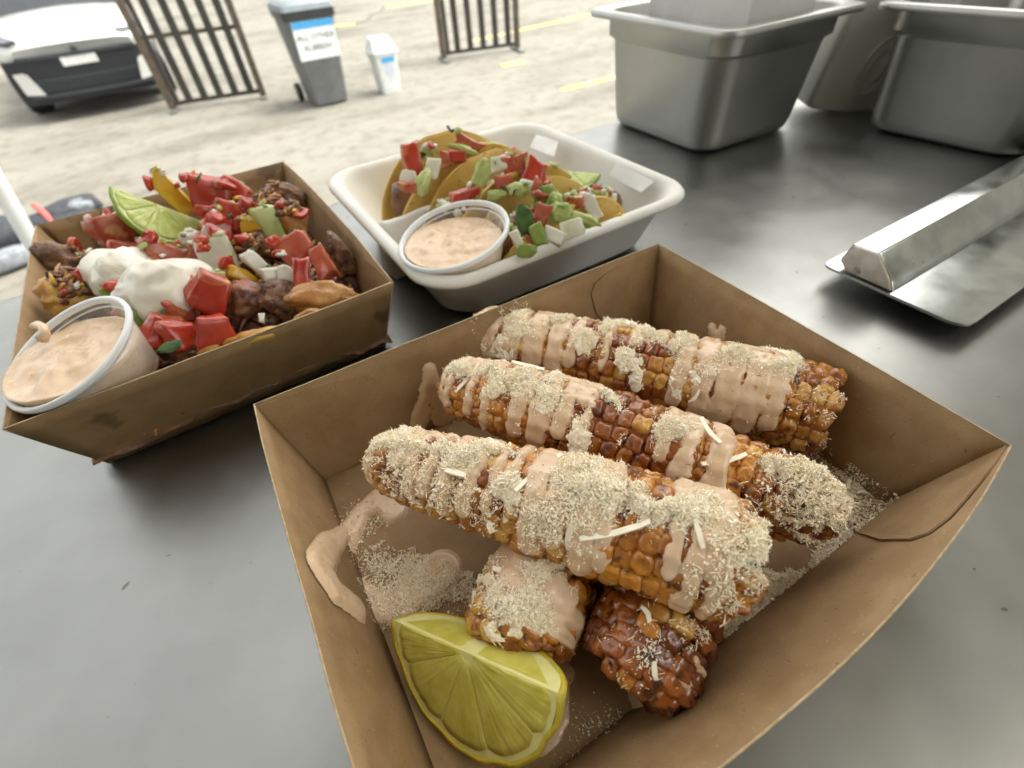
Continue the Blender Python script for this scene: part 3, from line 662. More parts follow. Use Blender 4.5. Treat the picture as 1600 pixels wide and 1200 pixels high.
class Cob:
    def __init__(s, label, pts, rad, rows=15, pale=lambda s_, ph: .1, kh=3.7, group='fried corn pieces in the front tray', step=5.6, seed=0, flat=(0, 0), dark=False):
        P0, P1, P2 = (np.array(p, float) for p in pts); Pm = 2*P1-.5*(P0+P2)
        tt = np.linspace(0, 1, 61)[:, None]; s.C = (1-tt)**2*P0+2*tt*(1-tt)*Pm+tt**2*P2
        T = np.gradient(s.C, axis=0); s.T = T/np.linalg.norm(T, axis=1)[:, None]
        U = np.array([0, 0, 1.])-s.T*s.T[:, 2:3]; s.U = U/np.linalg.norm(U, axis=1)[:, None]
        Vv = np.cross(s.T, s.U); sg = np.sign(np.sum(Vv*(np.array([0, 0, 180.])-s.C), axis=1).mean()); s.Vv = Vv*sg
        s.L = np.sum(np.linalg.norm(np.diff(s.C, axis=0), axis=1)); s.rad = rad; s.flat = flat; s.seed = seed; s.rows = rows; s.step = step
        s.o = thing('fried_corn_piece', label, 'corn', tuple(s.C[30]*np.array([1, 1, 0])+np.array([0, 0, 1.2])), group)
        s.org = np.array(s.o.location)/MM
        # woody core
        nv = 40; V = []
        for f in np.linspace(0, 1, 48):
            for k in range(nv): V.append(s.pt(f, 2*math.pi*k/nv, s.R(f)-kh*.5+.7*math.sin(k*2.7+f*31)*math.sin(f*57+k)))
        Fc = grid_faces(48, nv, True)+[list(range(nv))[::-1], [47*nv+k for k in range(nv)]]
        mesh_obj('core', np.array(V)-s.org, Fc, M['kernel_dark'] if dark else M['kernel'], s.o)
        rg = random.Random(seed+11); n_ax = int(s.L/step); cnt = 0
        for j in range(rows):
            ph = -math.pi+2*math.pi*(j+.5)/rows
            if ph < math.radians(-92) or ph > math.radians(150): continue
            off = rg.uniform(-.5, .5)
            for i in range(n_ax+1):
                f = (i+off)/n_ax
                if f < -.005 or f > 1.005 or cnt >= 296: continue
                f = min(max(f, 0), 1)
                R_ = s.R(f); i0 = min(int(f*60), 59)
                ph2 = ph+rg.uniform(-.05, .05)+.06*math.sin(f*9+j)
                rad_v = math.cos(ph2)*s.U[i0]+math.sin(ph2)*s.Vv[i0]
                # lean the end kernels outwards along the axis
                lean = .55*max(0, 1-f*s.L/10)*(-1)+.55*max(0, 1-(1-f)*s.L/10)
                zax = rad_v+s.T[i0]*lean; zax /= np.linalg.norm(zax)
                xax = s.T[i0]-zax*np.dot(s.T[i0], zax); xax /= np.linalg.norm(xax); yax = np.cross(zax, xax)
                kw = step*.6*rg.uniform(.88, 1.12); kd = 1.1*math.pi*R_/rows*rg.uniform(.88, 1.06); k_h = kh*rg.uniform(.8, 1.15); tw = rg.uniform(-.14, .14); xax, yax = xax*math.cos(tw)+yax*math.sin(tw), yax*math.cos(tw)-xax*math.sin(tw)
                p = s.pt(f, ph2, R_-kh*.95+rg.uniform(-.6, .5))-s.org
                rot = Matrix(((xax[0]*kw, yax[0]*kd, zax[0]*k_h, p[0]*MM), (xax[1]*kw, yax[1]*kd, zax[1]*k_h, p[1]*MM), (xax[2]*kw, yax[2]*kd, zax[2]*k_h, p[2]*MM), (0, 0, 0, 1)))
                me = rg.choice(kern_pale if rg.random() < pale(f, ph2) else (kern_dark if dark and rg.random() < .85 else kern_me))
                ko = bpy.data.objects.new('kernel', me); link(ko); ko.parent = s.o; ko.matrix_local = rot; cnt += 1
    def R(s, f):
        r0, r1, r2 = s.rad; r = r0*(1-f)*(1-2*f)+4*r1*f*(1-f)+r2*f*(2*f-1)
        e0 = min(1, f*s.L/9); e1 = min(1, (1-f)*s.L/9)
        return r*(1-(1-s.flat[0])*.38*(1-e0)**2)*(1-(1-s.flat[1])*.38*(1-e1)**2)
    def pt(s, f, ph, r):
        x = f*60; i = min(int(x), 59); w = x-i
        C = s.C[i]*(1-w)+s.C[i+1]*w; U = s.U[i]; Vv = s.Vv[i]
        return C+r*(math.cos(ph)*U+math.sin(ph)*Vv)
    def sauce(s, drips, thick=1.7, noise=1.2):
        """drips: (s, half width mm, phi from, phi to in degrees) along the piece; runs down both sides of the top"""
        na = int(s.L/.75)+8; fl = np.linspace(-.02, 1.02, na); ph = np.radians(np.linspace(-100, 132, 150))
        Fm, Pm = np.meshgrid(fl, ph, indexing='ij'); rm = np.mean(s.rad)
        X = Fm*s.L; Y = Pm*rm
        segs = []
        for sc_, w, a0, a1 in drips:
            w *= .9; x = sc_*s.L; segs.append(((x, math.radians(a0)*rm, w), (x+random.uniform(-1.5, 1.5), math.radians(a1)*rm-w, w*random.uniform(.75, .95))))
        d = capsule_d(X, Y, segs)
        fx = np.clip(Fm, 0, 1)*60; i = np.minimum(fx.astype(int), 59); w = (fx-i)[..., None]
        C = s.C[i]*(1-w)+s.C[i+1]*w; Rr = np.vectorize(s.R)(np.clip(Fm, 0, 1))
        rad = np.cos(Pm)[..., None]*s.U[i]+np.sin(Pm)[..., None]*s.Vv[i]
        P0 = C+rad*Rr[..., None]
        nz = fbm(P0.reshape(-1, 3)/5.0, 70+s.seed, 3).reshape(d.shape)
        d = d+nz*noise
        qq = -d/2.2
        h = np.where(qq > 0, thick*np.sqrt(np.clip(1-(1-np.clip(qq, 0, 1))**2, 0, 1)), qq*3.2)
        h = np.maximum(h, -5)+.22*nz*(qq > 0)
        # sauce sinks a little into the gaps between the kernels
        P = C+rad*(Rr+h-.85+.2*np.cos(s.rows*(Pm+math.pi)-math.pi)+.15*np.cos(X*2*math.pi/s.step+2.5*np.sin(Pm*3)))[..., None]
        over = np.clip(-Fm, 0, 1)+np.clip(Fm-1, 0, 1); sgn = np.sign(Fm-.5)
        P = P+s.T[i]*(sgn*over*s.L)[..., None]-rad*(over*s.L*2.2)[..., None]
        keep = h > -3.5; nv = len(ph); Fc = []
        K_ = keep.ravel()
        for f in grid_faces(na, nv):
            if K_[f[0]] or K_[f[1]] or K_[f[2]] or K_[f[3]]: Fc.append(f)
        used = np.unique(np.array(Fc)); mp = -np.ones(na*nv, int); mp[used] = np.arange(len(used))
        V = P.reshape(-1, 3)[used]; Fc = mp[np.array(Fc)]
        o = mesh_obj('sauce_coating', V-s.org, Fc, M['sauce'], s.o)
        o['label'] = 'creamy pink sauce dripping down the corn'
        return o
def cheese_lim(ci, f, o_):
    f = np.asarray(f, float); o_ = np.asarray(o_, float)
    lim = np.full(f.shape, {0: .05, 1: .0, 2: .0, 3: .15, 4: .3}[ci])+.75*np.abs(o_)
    if ci == 1: lim = lim+np.where((f > .5) & (f < .62), .35, 0)+np.where(f > .8, .25, 0)
    if ci == 0: lim = lim+np.where((f > .66) & (f < .78), .35, 0)
    if ci == 2: lim = lim+np.where(f > .9, .5, 0)
    return lim
def cheese_cap(s, ci):
    """matted layer of gratings on the crest, under the loose crumbs"""
    na = int(s.L/.6); fl = np.linspace(.01, .99, na); ph = np.radians(np.linspace(-62, 78, 110)); Fm, Pm = np.meshgrid(fl, ph, indexing='ij')
    fx = Fm*60; i = np.minimum(fx.astype(int), 59); w = (fx-i)[..., None]; C = s.C[i]*(1-w)+s.C[i+1]*w; Rr = np.vectorize(s.R)(Fm)
    rad = np.cos(Pm)[..., None]*s.U[i]+np.sin(Pm)[..., None]*s.Vv[i]; P0 = C+rad*Rr[..., None]; Q = P0.reshape(-1, 3)
    den = fbm(np.stack([Q[:, 0]/9, Q[:, 1]/9, np.full(len(Q), ci*5.)], 1), 55, 3).reshape(Fm.shape)
    v = den-cheese_lim(ci, Fm, np.sin(Pm)/.95-.12)-.10+.22*fbm(Q/2.2, 77, 2).reshape(Fm.shape)
    rough = fbm(Q/1.1, 78, 2).reshape(Fm.shape)*.45+np.abs(vnoise(Q/.7, 79)).reshape(Fm.shape)*.5
    h = np.where(v > 0, .35+np.minimum(v*1.6, .9)+rough, v*6); h = np.maximum(h, -3)
    P = C+rad*(Rr+.55+h)[..., None]; K_ = (h > -1.2).ravel(); nv = len(ph)
    Fc = [f for f in grid_faces(na, nv) if K_[f[0]] and K_[f[1]] and K_[f[2]] and K_[f[3]]]
    used = np.unique(np.array(Fc)); mp = -np.ones(na*nv, int); mp[used] = np.arange(len(used))
    o = mesh_obj('cheese_layer', P.reshape(-1, 3)[used]-s.org, mp[np.array(Fc)], M['cheese'], s.o, smooth=False); tag(o, 'matted grated white cheese along the top of the corn', kind='stuff')
pale1 = lambda f, ph: .75 if f < .42 else (.35 if f > .9 else .12)
cobs = []
c = Cob('front fried corn piece lying across the top of the pile', [(8, 121, 37), (49, 64, 43), (83, 19, 43)], (12, 17, 17.5), rows=17, pale=pale1, seed=1); cobs.append(c)
c.sauce([(.01, 7, -70, 95), (.10, 4, -60, 40), (.15, 2.6, -40, 80), (.20, 2.4, -40, 70), (.25, 3.0, -60, 88), (.31, 3.0, -60, 80), (.36, 2.2, -20, 62), (.40, 2.0, -60, 40),
         (.46, 4.5, -80, 104), (.52, 5.5, -85, 80), (.58, 5.5, -85, 112), (.63, 3.5, -70, 85), (.80, 3.5, -60, 70), (.845, 3.6, -70, 128), (.91, 3.0, -60, 124), (.88, 4, -60, 60)])
c = Cob('middle fried corn piece, browned at its rounded right end', [(50, 145, 32), (86, 84, 34), (131, 17, 26)], (12.5, 17, 13.5), rows=16, pale=lambda f, ph: .06 if f < .85 else .25, seed=2); cobs.append(c)
c.sauce([(.01, 6, -70, 90), (.06, 3.2, -60, 92), (.13, 2.8, -60, 86), (.19, 2.6, -50, 112), (.10, 4, -60, 20), (.17, 4, -50, 10), (.29, 4.0, -80, 98), (.35, 5.0, -80, 100), (.40, 4.5, -80, 70), (.455, 2.4, -40, 92),
         (.44, 5, -70, 20), (.64, 3.5, -60, 55), (.69, 4.5, -70, 86), (.745, 4.2, -70, 92)])
c = Cob('back fried corn piece against the tray wall, mostly under sauce', [(80, 178, 24), (127, 113, 25), (173, 49, 23)], (15, 18.5, 19.5), rows=16, pale=lambda f, ph: .55 if f > .85 else .3, seed=3, flat=(0, 1)); cobs.append(c)
c.sauce([(.02, 5, -60, 92), (.08, 6, -80, 100), (.15, 6.5, -80, 96), (.22, 6, -80, 88), (.29, 5, -80, 92), (.345, 3, -60, 72), (.43, 2.4, -60, 66), (.50, 3.6, -70, 20), (.57, 3.4, -60, 10),
         (.64, 4.5, -70, 92), (.70, 5.5, -80, 105), (.76, 6.5, -85, 108), (.82, 6.5, -85, 112), (.87, 4.5, -80, 92)])
c = Cob('short fried corn piece behind the lemon wedge, heaped with cheese', [at(805, 1005, 17), at(835, 930, 18), at(915, 790, 17)], (17, 18.5, 17), rows=15, pale=lambda f, ph: .8 if ph < 0 else .15, seed=4, flat=(.4, 0)); cobs.append(c)
c.sauce([(.30, 4.5, 5, 88), (.42, 5.5, -20, 96), (.20, 2.6, 40, 104), (.52, 5, -50, 60)])
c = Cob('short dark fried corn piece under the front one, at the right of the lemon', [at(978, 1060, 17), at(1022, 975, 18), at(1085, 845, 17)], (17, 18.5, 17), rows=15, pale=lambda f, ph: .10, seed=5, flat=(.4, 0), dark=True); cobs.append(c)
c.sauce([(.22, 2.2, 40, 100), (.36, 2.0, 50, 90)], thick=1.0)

for ci_, cb_ in enumerate(cobs[:4]): cheese_cap(cb_, ci_)
# sauce spilt on the tray: height fields lying on the base and on the walls
def sauce_patch(name, label, O, ux, uy, nrm, segs, thick=1.6, res=.8, noise=1.2, edge=3.0, seed=5, mat='sauce', cat='sauce'):
    O, ux, uy, nrm = (np.array(v, float) for v in (O, ux, uy, nrm))
    xs = [p[0] for sg in segs for p in sg]; ys = [p[1] for sg in segs for p in sg]; rm = max(p[2] for sg in segs for p in sg)+2
    gx = np.arange(min(xs)-rm, max(xs)+rm, res); gy = np.arange(min(ys)-rm, max(ys)+rm, res)
    X, Y = np.meshgrid(gx, gy, indexing='ij'); d = capsule_d(X, Y, segs)
    nz = fbm(np.stack([X.ravel()/7, Y.ravel()/7, X.ravel()*0+seed], 1), seed, 3).reshape(X.shape); d = d+nz*noise
    qq = -d/edge
    h = np.where(qq > 0, thick*np.sqrt(np.clip(1-(1-np.clip(qq, 0, 1))**2, 0, 1)), qq*2.0)+.2*nz*(qq > .3)
    h = np.maximum(h, -.45)
    P = O+X[..., None]*ux+Y[..., None]*uy+(h)[..., None]*nrm
    K_ = (h > -.4).ravel(); Fc = [f for f in grid_faces(len(gx), len(gy)) if K_[f[0]] or K_[f[1]] or K_[f[2]] or K_[f[3]]]
    used = np.unique(np.array(Fc)); mp = -np.ones(X.size, int); mp[used] = np.arange(len(used))
    V = P.reshape(-1, 3)[used]; org = V.mean(0)
    o = mesh_obj(name, V-org, mp[np.array(Fc)], M[mat], loc=org)
    return tag(o, label, cat)
def px_segs(path, z=1.2):
    P = []
    for u, v, r in path:
        w = at(u, v, z); dist = np.linalg.norm(w-np.array([0, 0, CAM_H])); P.append((w[0], w[1], r/F_PX*dist))
    return list(zip(P[:-1], P[1:]))
XA, YA, ZA = (1, 0, 0), (0, 1, 0), (0, 0, 1)
sauce_patch('sauce_puddle', 'looped puddle of pink sauce in the left corner of the front tray', (0, 0, 1.1), XA, YA, ZA,
            px_segs([(630, 745, 26), (600, 775, 20), (563, 800, 15), (535, 850, 22), (508, 868, 26), (515, 895, 27), (545, 930, 24), (585, 950, 24), (625, 955, 24)]) +
            px_segs([(600, 775, 20), (618, 800, 18)])+px_segs([(625, 955, 22), (650, 925, 26), (690, 890, 30)]), thick=1.8, noise=.5)
sauce_patch('sauce_blob', 'round blob of pink sauce at the foot of the dark corn piece', (0, 0, 1.1), XA, YA, ZA, px_segs([(1015, 1095, 26), (1045, 1085, 24)])+px_segs([(1045, 1085, 20), (1058, 1060, 10)]), thick=4.5, edge=5)
sauce_patch('sauce_smear', 'thin pink sauce smear on the tray beside the lemon wedge', (0, 0, 1.1), XA, YA, ZA, px_segs([(880, 1050, 14), (860, 1110, 22), (830, 1150, 24)]), thick=.7)
def wall_patch(name, label, key, segs, **k):
    b0, b1, r0, r1, inward, bow = spec1[key]; up_ = ((r0+r1)-(b0+b1))/2; up_ = up_/np.linalg.norm(up_)
    al = (b1-b0)/np.linalg.norm(b1-b0); i = inward/np.linalg.norm(inward); O = (b0+b1)/2+i*(TH+.25)
    c, s = math.cos(T1YAW), math.sin(T1YAW); Rm = np.array([[c, -s, 0], [s, c, 0], [0, 0, 1]])
    return sauce_patch(name, label, t1_world(O), Rm @ al, Rm @ up_, Rm @ i, segs, **k)
def wall_px(key, u, v):
    """photo pixel -> (along, up) on a wall of the front tray"""
    b0, b1, r0, r1, inward, bow = spec1[key]; i = inward/np.linalg.norm(inward)
    c, s = math.cos(T1YAW), math.sin(T1YAW); Rm = np.array([[c, -s, 0], [s, c, 0], [0, 0, 1]])
    O = t1_world((b0+b1)/2+i*TH); nn = Rm @ i; d = RT*((u-800)/F_PX)+UP*(-(v-600)/F_PX)+FW; e0 = np.array([0, 0, CAM_H])
    p = e0+d*(np.dot(O-e0, nn)/np.dot(d, nn)); al = Rm @ ((b1-b0)/np.linalg.norm(b1-b0)); up_ = ((r0+r1)-(b0+b1))/2; up_ = Rm @ (up_/np.linalg.norm(up_))
    return np.dot(p-O, al), np.dot(p-O, up_)
def wsegs(key, path): 
    P = [(*wall_px(key, u, v), r) for u, v, r in path]; return list(zip(P[:-1], P[1:]))
wall_patch('sauce_splash', 'tongue of pink sauce on the rear wall left of the corn', '+y', wsegs('+y', [(672, 580, 2.6), (672, 620, 5.5), (655, 660, 4.2)])+wsegs('+y', [(672, 610, 5), (695, 650, 6)]), thick=1.1)
wall_patch('sauce_lobe', 'pale sauce lobe climbing the left wall of the front tray', '-x', wsegs('-x', [(545, 828, 3.0), (512, 858, 5.0), (500, 884, 6.0), (522, 922, 5.0), (556, 948, 4.5)]), thick=1.5, noise=.5)
wall_patch('sauce_drop', 'small pink sauce drop on the wall behind the back corn piece', '+x', wsegs('+x', [(1112, 512, 1.6), (1118, 530, 2.6)])+wsegs('+x', [(1127, 515, 1.4), (1122, 530, 2.2)]), thick=1.2, noise=.3)

# ------------------------------------------------------------------ citrus wedges
def half_disc(a0, a1, r0, r1, y0, y1, bulge, n=14, m_=5, sag=0.):
    """sector of a half disc in the xz plane (angles in rad), front at y0, domed by bulge towards -y"""
    V = []
    for i in range(n):
        a = a0+(a1-a0)*i/(n-1)
        for j in range(m_):
            r = r0+(r1-r0)*j/(m_-1); s_ = (max(0., math.sin(math.pi*i/(n-1)))*max(0., math.sin(math.pi*(j/(m_-1))**.8)))**.5
            V.append((r*math.cos(a), y0-bulge*s_, r*math.sin(a)))
    k = len(V); V += [(x, y1, z) for x, y, z in V[:k]]
    f = grid_faces(n, m_); Fc = f+[tuple(i+k for i in q_[::-1]) for q_ in f]
    bd = [(i*m_, (i+1)*m_) for i in range(n-1)]+[((i+1)*m_+m_-1, i*m_+m_-1) for i in range(n-1)]+[(j+1, j) for j in range(m_-1)]+[((n-1)*m_+j, (n-1)*m_+j+1) for j in range(m_-1)]
    Fc += [(a, b_, b_+k, a+k) for a, b_ in bd]
    return V, Fc
def citrus(name, label, C, X, Y, Z, R, depth, kind, nseg=5, seed=0):
    C = np.array(C, float)
    o = bpy.data.objects.new(name, None); link(o); tag(o, label, kind); o.empty_display_size = .01
    o.matrix_world = Matrix(((X[0], Y[0], Z[0], C[0]*MM), (X[1], Y[1], Z[1], C[1]*MM), (X[2], Y[2], Z[2], C[2]*MM), (0, 0, 0, 1)))
    # rind: shell of a quarter fruit behind the face
    na, nd = 34, 10; V = []
    for off in (0, 1.5):
        for i in range(na):
            a = math.pi+math.pi*i/(na-1)
            for j in range(nd):
                t_ = j/(nd-1)*math.pi/2*.98; rr_ = (R-off)*math.cos(t_)**.8; yy = (depth-off)*math.sin(t_)
                nzv = 1+.012*math.sin(a*9+seed)+.01*math.sin(a*17+j)
                V.append((rr_*math.cos(a)*nzv, yy, rr_*math.sin(a)*nzv))
    k = na*nd; f = grid_faces(na, nd); Fc = f+[tuple(i+k for i in q_[::-1]) for q_ in f]
    Fc += [(i*nd, (i+1)*nd, (i+1)*nd+k, i*nd+k) for i in range(na-1)]+[(j, j+1, j+1+k, j+k) for j in range(nd-1)]+[((na-1)*nd+j, (na-1)*nd+j+1, (na-1)*nd+j+1+k, (na-1)*nd+j+k) for j in range(nd-1)]
    recalc(mesh_obj('rind', V, Fc, M[kind+'_rind'], o))
    # pith body filling the shell; its face and its top cut are what shows between the segments
    V = []
    for i in range(na):
        a = math.pi+math.pi*i/(na-1)
        for j in range(nd):
            t_ = j/(nd-1)*math.pi/2*.96; rr_ = (R-1.45)*math.cos(t_)**.8; V.append((rr_*math.cos(a), .25+(depth-1.6)*math.sin(t_), rr_*math.sin(a)))
    k = len(V); Fc = list(f)
    V.append((0, .25+.3*0, 0)); ci = k
    Fc += [(ci, (i+1)*nd, i*nd) for i in range(na-1)]
    Fc += [[j for j in range(nd)]+[(na-1)*nd+j for j in range(nd-1, -1, -1)]]
    pith = recalc(mesh_obj('pith', V, Fc, M[kind+'_pith'], o, smooth=False)); smooth_angle(pith, 30)
    rg = random.Random(seed); w = [rg.uniform(.8, 1.2) for _ in range(nseg)]; w[0] *= .75; w[-1] *= .75; tot = sum(w); a = math.pi
    for i in range(nseg):
        a2 = a+math.pi*w[i]/tot; g = .010
        V, Fc = half_disc(a+g, a2-g, R*.08, R*.90, -.05, .4, .35, 44, 12)
        V = np.array(V); th0 = np.arctan2(V[:, 2], V[:, 0]); r0_ = np.hypot(V[:, 0], V[:, 2]); V[:, 1] += (.16*fbm(V*.5+i*7, seed+i)+.20*np.abs(vnoise(np.stack([th0*26, r0_/R*3.2, th0*0+i], 1), seed+i)))*(V[:, 1] < .2)
        # round the outer corners
        th = np.arctan2(V[:, 2], V[:, 0]) % (2*math.pi); rr_ = np.hypot(V[:, 0], V[:, 2]); mid = (a+a2)/2; half = (a2-a)/2-g
        u_ = np.abs(th-mid)/half; sh = 1-.07*np.clip(u_-.55, 0, 1)**1.5*(rr_/R)*3
        V[:, 0] *= sh; V[:, 2] *= sh
        recalc(mesh_obj('segment', V, Fc, M[kind+'_flesh'], o))
        a = a2
    # flesh showing on the top cut
    V = [(x, y, .25) for x, y in ((-R*.84, 1.5), (-R*.1, 1.2), (-R*.1, depth*.78), (-R*.55, depth*.62))]+[(x, y, .25) for x, y in ((R*.84, 1.5), (R*.1, 1.2), (R*.1, depth*.78), (R*.55, depth*.62))]
    mesh_obj('cut_flesh', V, [(0, 1, 2, 3), (7, 6, 5, 4)], M[kind+'_flesh'], o, smooth=False)
    return o
lemon = citrus('lemon_wedge', 'large lemon wedge leaning in the front corner of the kraft tray', (4.2, 47.3, 29.8), (.493, -.806, .326), (.777, .24, -.582), (.391, .541, .745), 31, 15, 'lemon', 5, 3)
lime1 = citrus('lime_wedge', 'lime wedge standing on the tomato and meat in the left tray', (-36.8, 371, 58.8), (.69, .146, -.709), (-.647, .565, -.513), (.326, .812, .484), 26, 13, 'lime', 4, 5)
lime2 = citrus('lime_wedge', 'lime wedge tucked beside the tacos in the white box', (215.6, 276.4, 43.8), (.559, -.829, .009), (.262, .166, -.951), (.787, .533, .31), 22, 12, 'lime', 4, 8)
for o in (lime1, lime2): o['group'] = 'lime wedges'

# ------------------------------------------------------------------ portion cups
def cup(label, slabel, C, N, R, h, level, seed, wet):
    N = np.array(N, float); N /= np.linalg.norm(N); X = np.cross([0, 1., 0], N); X /= np.linalg.norm(X); Y = np.cross(N, X)
    mw = Matrix(((X[0], Y[0], N[0], C[0]*MM), (X[1], Y[1], N[1], C[1]*MM), (X[2], Y[2], N[2], C[2]*MM), (0, 0, 0, 1)))
    o = bpy.data.objects.new('portion_cup', None); link(o); o.matrix_world = mw; o.empty_display_size = .01; tag(o, label, 'cup', 'clear portion cups')
    Rt, Rb = R-2.6, R*.67
    q = MB(); q.lathe([(0.01, -h), (Rb-1.5, -h), (Rb, -h+1.5), (Rt, -2.4), (Rt+.2, -1)], 56); recalc(q.build('cup_wall', M['clear'], o, smooth=True))
    q = MB(); q.lathe([(Rt-.1, -1.6), (Rt+.2, .2), (Rt+1.0, .9), (R-.7, .9), (R, .2), (R, -1.4), (R-.6, -2.0), (R-1.0, -1.2), (Rt+1.2, -.4), (Rt+.5, -1.8), (Rt-.1, -1.6)], 64); recalc(q.build('rolled_rim', M['clear_rim'], o, smooth=True))
    q = MB(); q.lathe([(Rt-1.2, -3.4), (Rt-.4, -3.0), (Rt-.3, -3.8), (Rt-1.2, -3.4)], 64); recalc(q.build('stacking_ring', M['clear_rim'], o, smooth=True))
    # sauce: level in the world, so slanted inside a tilted cup
    up = np.array([X[2], Y[2], N[2]]); n_r, n_a = 26, 64; V = []
    rad = lambda z: Rb+(Rt-Rb)*(z+h)/h-.35
    top = lambda x, y: level-(up[0]*x+up[1]*y)/up[2]*.75
    for i in range(n_r):
        f = i/(n_r-1)
        for k in range(n_a):
            t_ = 2*math.pi*k/n_a; r = f*Rt
            for _ in range(3): z = top(r*math.cos(t_), r*math.sin(t_)); r = f*min(rad(z), Rt-.4)
            V.append((r*math.cos(t_), r*math.sin(t_), z))
    V = np.array(V); f = np.hypot(V[:, 0], V[:, 1])/Rt
    nzv = fbm(V/np.array([9, 9, 60.])+seed, seed, 4)+.8*np.abs(vnoise(V/np.array([6, 13, 60.])+seed, seed+3)); V[:, 2] += nzv*wet*np.clip(1.08-f**3, 0, 1)+.9*np.clip(f-.86, 0, 1)/.14
    m_ = len(V); ring = V[-n_a:]; W_ = []
    for s_ in np.linspace(.12, 1, 9):
        for k in range(n_a):
            t_ = 2*math.pi*k/n_a; z = ring[k][2]*(1-s_)+(-h+.6)*s_; r = min(rad(z), Rt-.4); W_.append((r*math.cos(t_), r*math.sin(t_), z))
    V = np.concatenate([V, W_]); Fc = grid_faces(n_r+9, n_a, True)+[[(n_r+8)*n_a+k for k in range(n_a)]]
    s_o = mesh_obj('cup_sauce', V, Fc, M['sauce']); recalc(s_o); s_o.matrix_world = mw; tag(s_o, slabel, 'sauce', 'sauce in the portion cups')
    return o, mw
cup1, mw1 = cup('open clear sauce cup tilted in the near corner of the left tray', 'beige sauce in the tilted cup in the left tray', (-84.6, 238.2, 55.5), (-.3, -.1, 1), 30, 26, -3.5, 3, 1.7)
cup2, mw2 = cup('clear sauce cup in the corner of the white box', 'glossy pinkish sauce in the cup in the white box', (99.5, 232.5, 51.5), (-.2, 0, 1), 32.5, 25, -5.0, 9, 2.0)
# sauce dribble over the rim of the tilted cup
inv = mw1.inverted(); ex = []
d_p = [at(66, 530, 58), at(70, 522, 60), at(68, 512, 60.5), at(60, 508, 60.5), at(52, 510, 59.5)]
q = MB(); q.tube(d_p, [2.4, 2.0, 1.9, 2.0, 1.5], 10); dr = q.build('sauce_dribble', M['sauce'], smooth=True); tag(dr, 'thick sauce dribble over the rim of the tilted cup', 'sauce')

# ------------------------------------------------------------------ diced toppings
def chunk(name, label, cat, u, v, z, w, hpx, mat, roll=0., e=.34, amp=.10, thick=.6, seed=0, taper=.0, bend=0., group=None, tilt=0.):
    """a piece whose outline is about w x hpx photo pixels, centred where pixel (u, v) meets height z"""
    C = at(u, v, z); ppm = F_PX/np.linalg.norm(C-np.array([0, 0, CAM_H]))
    k_s = .74 if cat == 'tomato' else (.86 if cat in ('onion', 'pepper', 'avocado') else .95)
    a, b_ = k_s*w/2/ppm, k_s*hpx/2/ppm; c_ = thick*(a+b_)/2
    if cat in ('meat', 'potato', 'bean', 'avocado'): V, Fc = lump_shape(seed, .24 if cat != 'bean' else .06)
    elif cat in ('herb',): V, Fc = lump_shape(seed, .2); V = V*np.array([1, 1, .3])
    else: V, Fc = cut_cube(seed, .2 if cat != 'onion' else .16, .26)
    if cat == 'tomato': V = V*(1+.16*fbm(V*.9+seed*2.3, 300+seed, 2)[:, None])+np.array([0, .16, 0])*(V[:, :1]**2-.4)
    V[:, 0] *= 1+taper*V[:, 1]; V[:, 2] *= 1-.5*taper*V[:, 0]
    P = V*np.array([a, b_, c_])
    if bend: P[:, 1] -= bend*b_*((V[:, 0])**2)
    cr_, sr_ = math.cos(roll), math.sin(roll); P = np.stack([P[:, 0]*cr_-P[:, 1]*sr_, P[:, 0]*sr_+P[:, 1]*cr_, P[:, 2]], 1)
    jit = rotmat(tilt+random.uniform(-.25, .25), random.uniform(-.3, .3), 0); P = P @ jit.T
    view = C-np.array([0, 0, CAM_H]); view /= np.linalg.norm(view); rt = np.cross(view, UP); rt /= np.linalg.norm(rt); up = np.cross(rt, view)
    Wd = P[:, :1]*rt+P[:, 1:2]*up+P[:, 2:3]*view
    o = recalc(mesh_obj(name, Wd, Fc, M[mat], loc=C))
    if mat == 'tomato' and cat == 'tomato':      # cut faces paler than the skin
        o.data.materials.append(M['tomato_pale']); ax = seed % 2; sgn = 1 if seed % 3 else -1
        vc = np.array([np.mean(V[list(f)], axis=0) for f in Fc]); ext = np.abs(V[:, ax]).max()
        o.data.polygons.foreach_set('material_index', [1 if sgn*c_[ax] > .62*ext else 0 for c_ in vc])
    return tag(o, label, cat, group)
def cut_cube(seed, jit=.2, bev=.24):
    rg = np.random.default_rng(seed); bm = bmesh.new(); bmesh.ops.create_cube(bm, size=2)
    for v_ in bm.verts: v_.co = Vector(np.array(v_.co)+rg.normal(size=3)*jit*np.array([1, 1, .6]))
    bmesh.ops.bevel(bm, geom=bm.edges[:], offset=bev, segments=2, profile=.55, affect='EDGES')
    bmesh.ops.subdivide_edges(bm, edges=[e_ for e_ in bm.edges if e_.calc_length() > .5], cuts=3, use_grid_fill=True)
    bmesh.ops.triangulate(bm, faces=[f for f in bm.faces if len(f.verts) > 4]); bm.verts.index_update()
    V = np.array([v_.co[:] for v_ in bm.verts]); Fc = [[v_.index for v_ in f.verts] for f in bm.faces]; bm.free()
    n_ = V/np.linalg.norm(V, axis=1)[:, None]
    return V+n_*(.10*fbm(V*1.5+seed, seed, 3)+.03*vnoise(V*6+seed, seed))[:, None], Fc
_ico = None
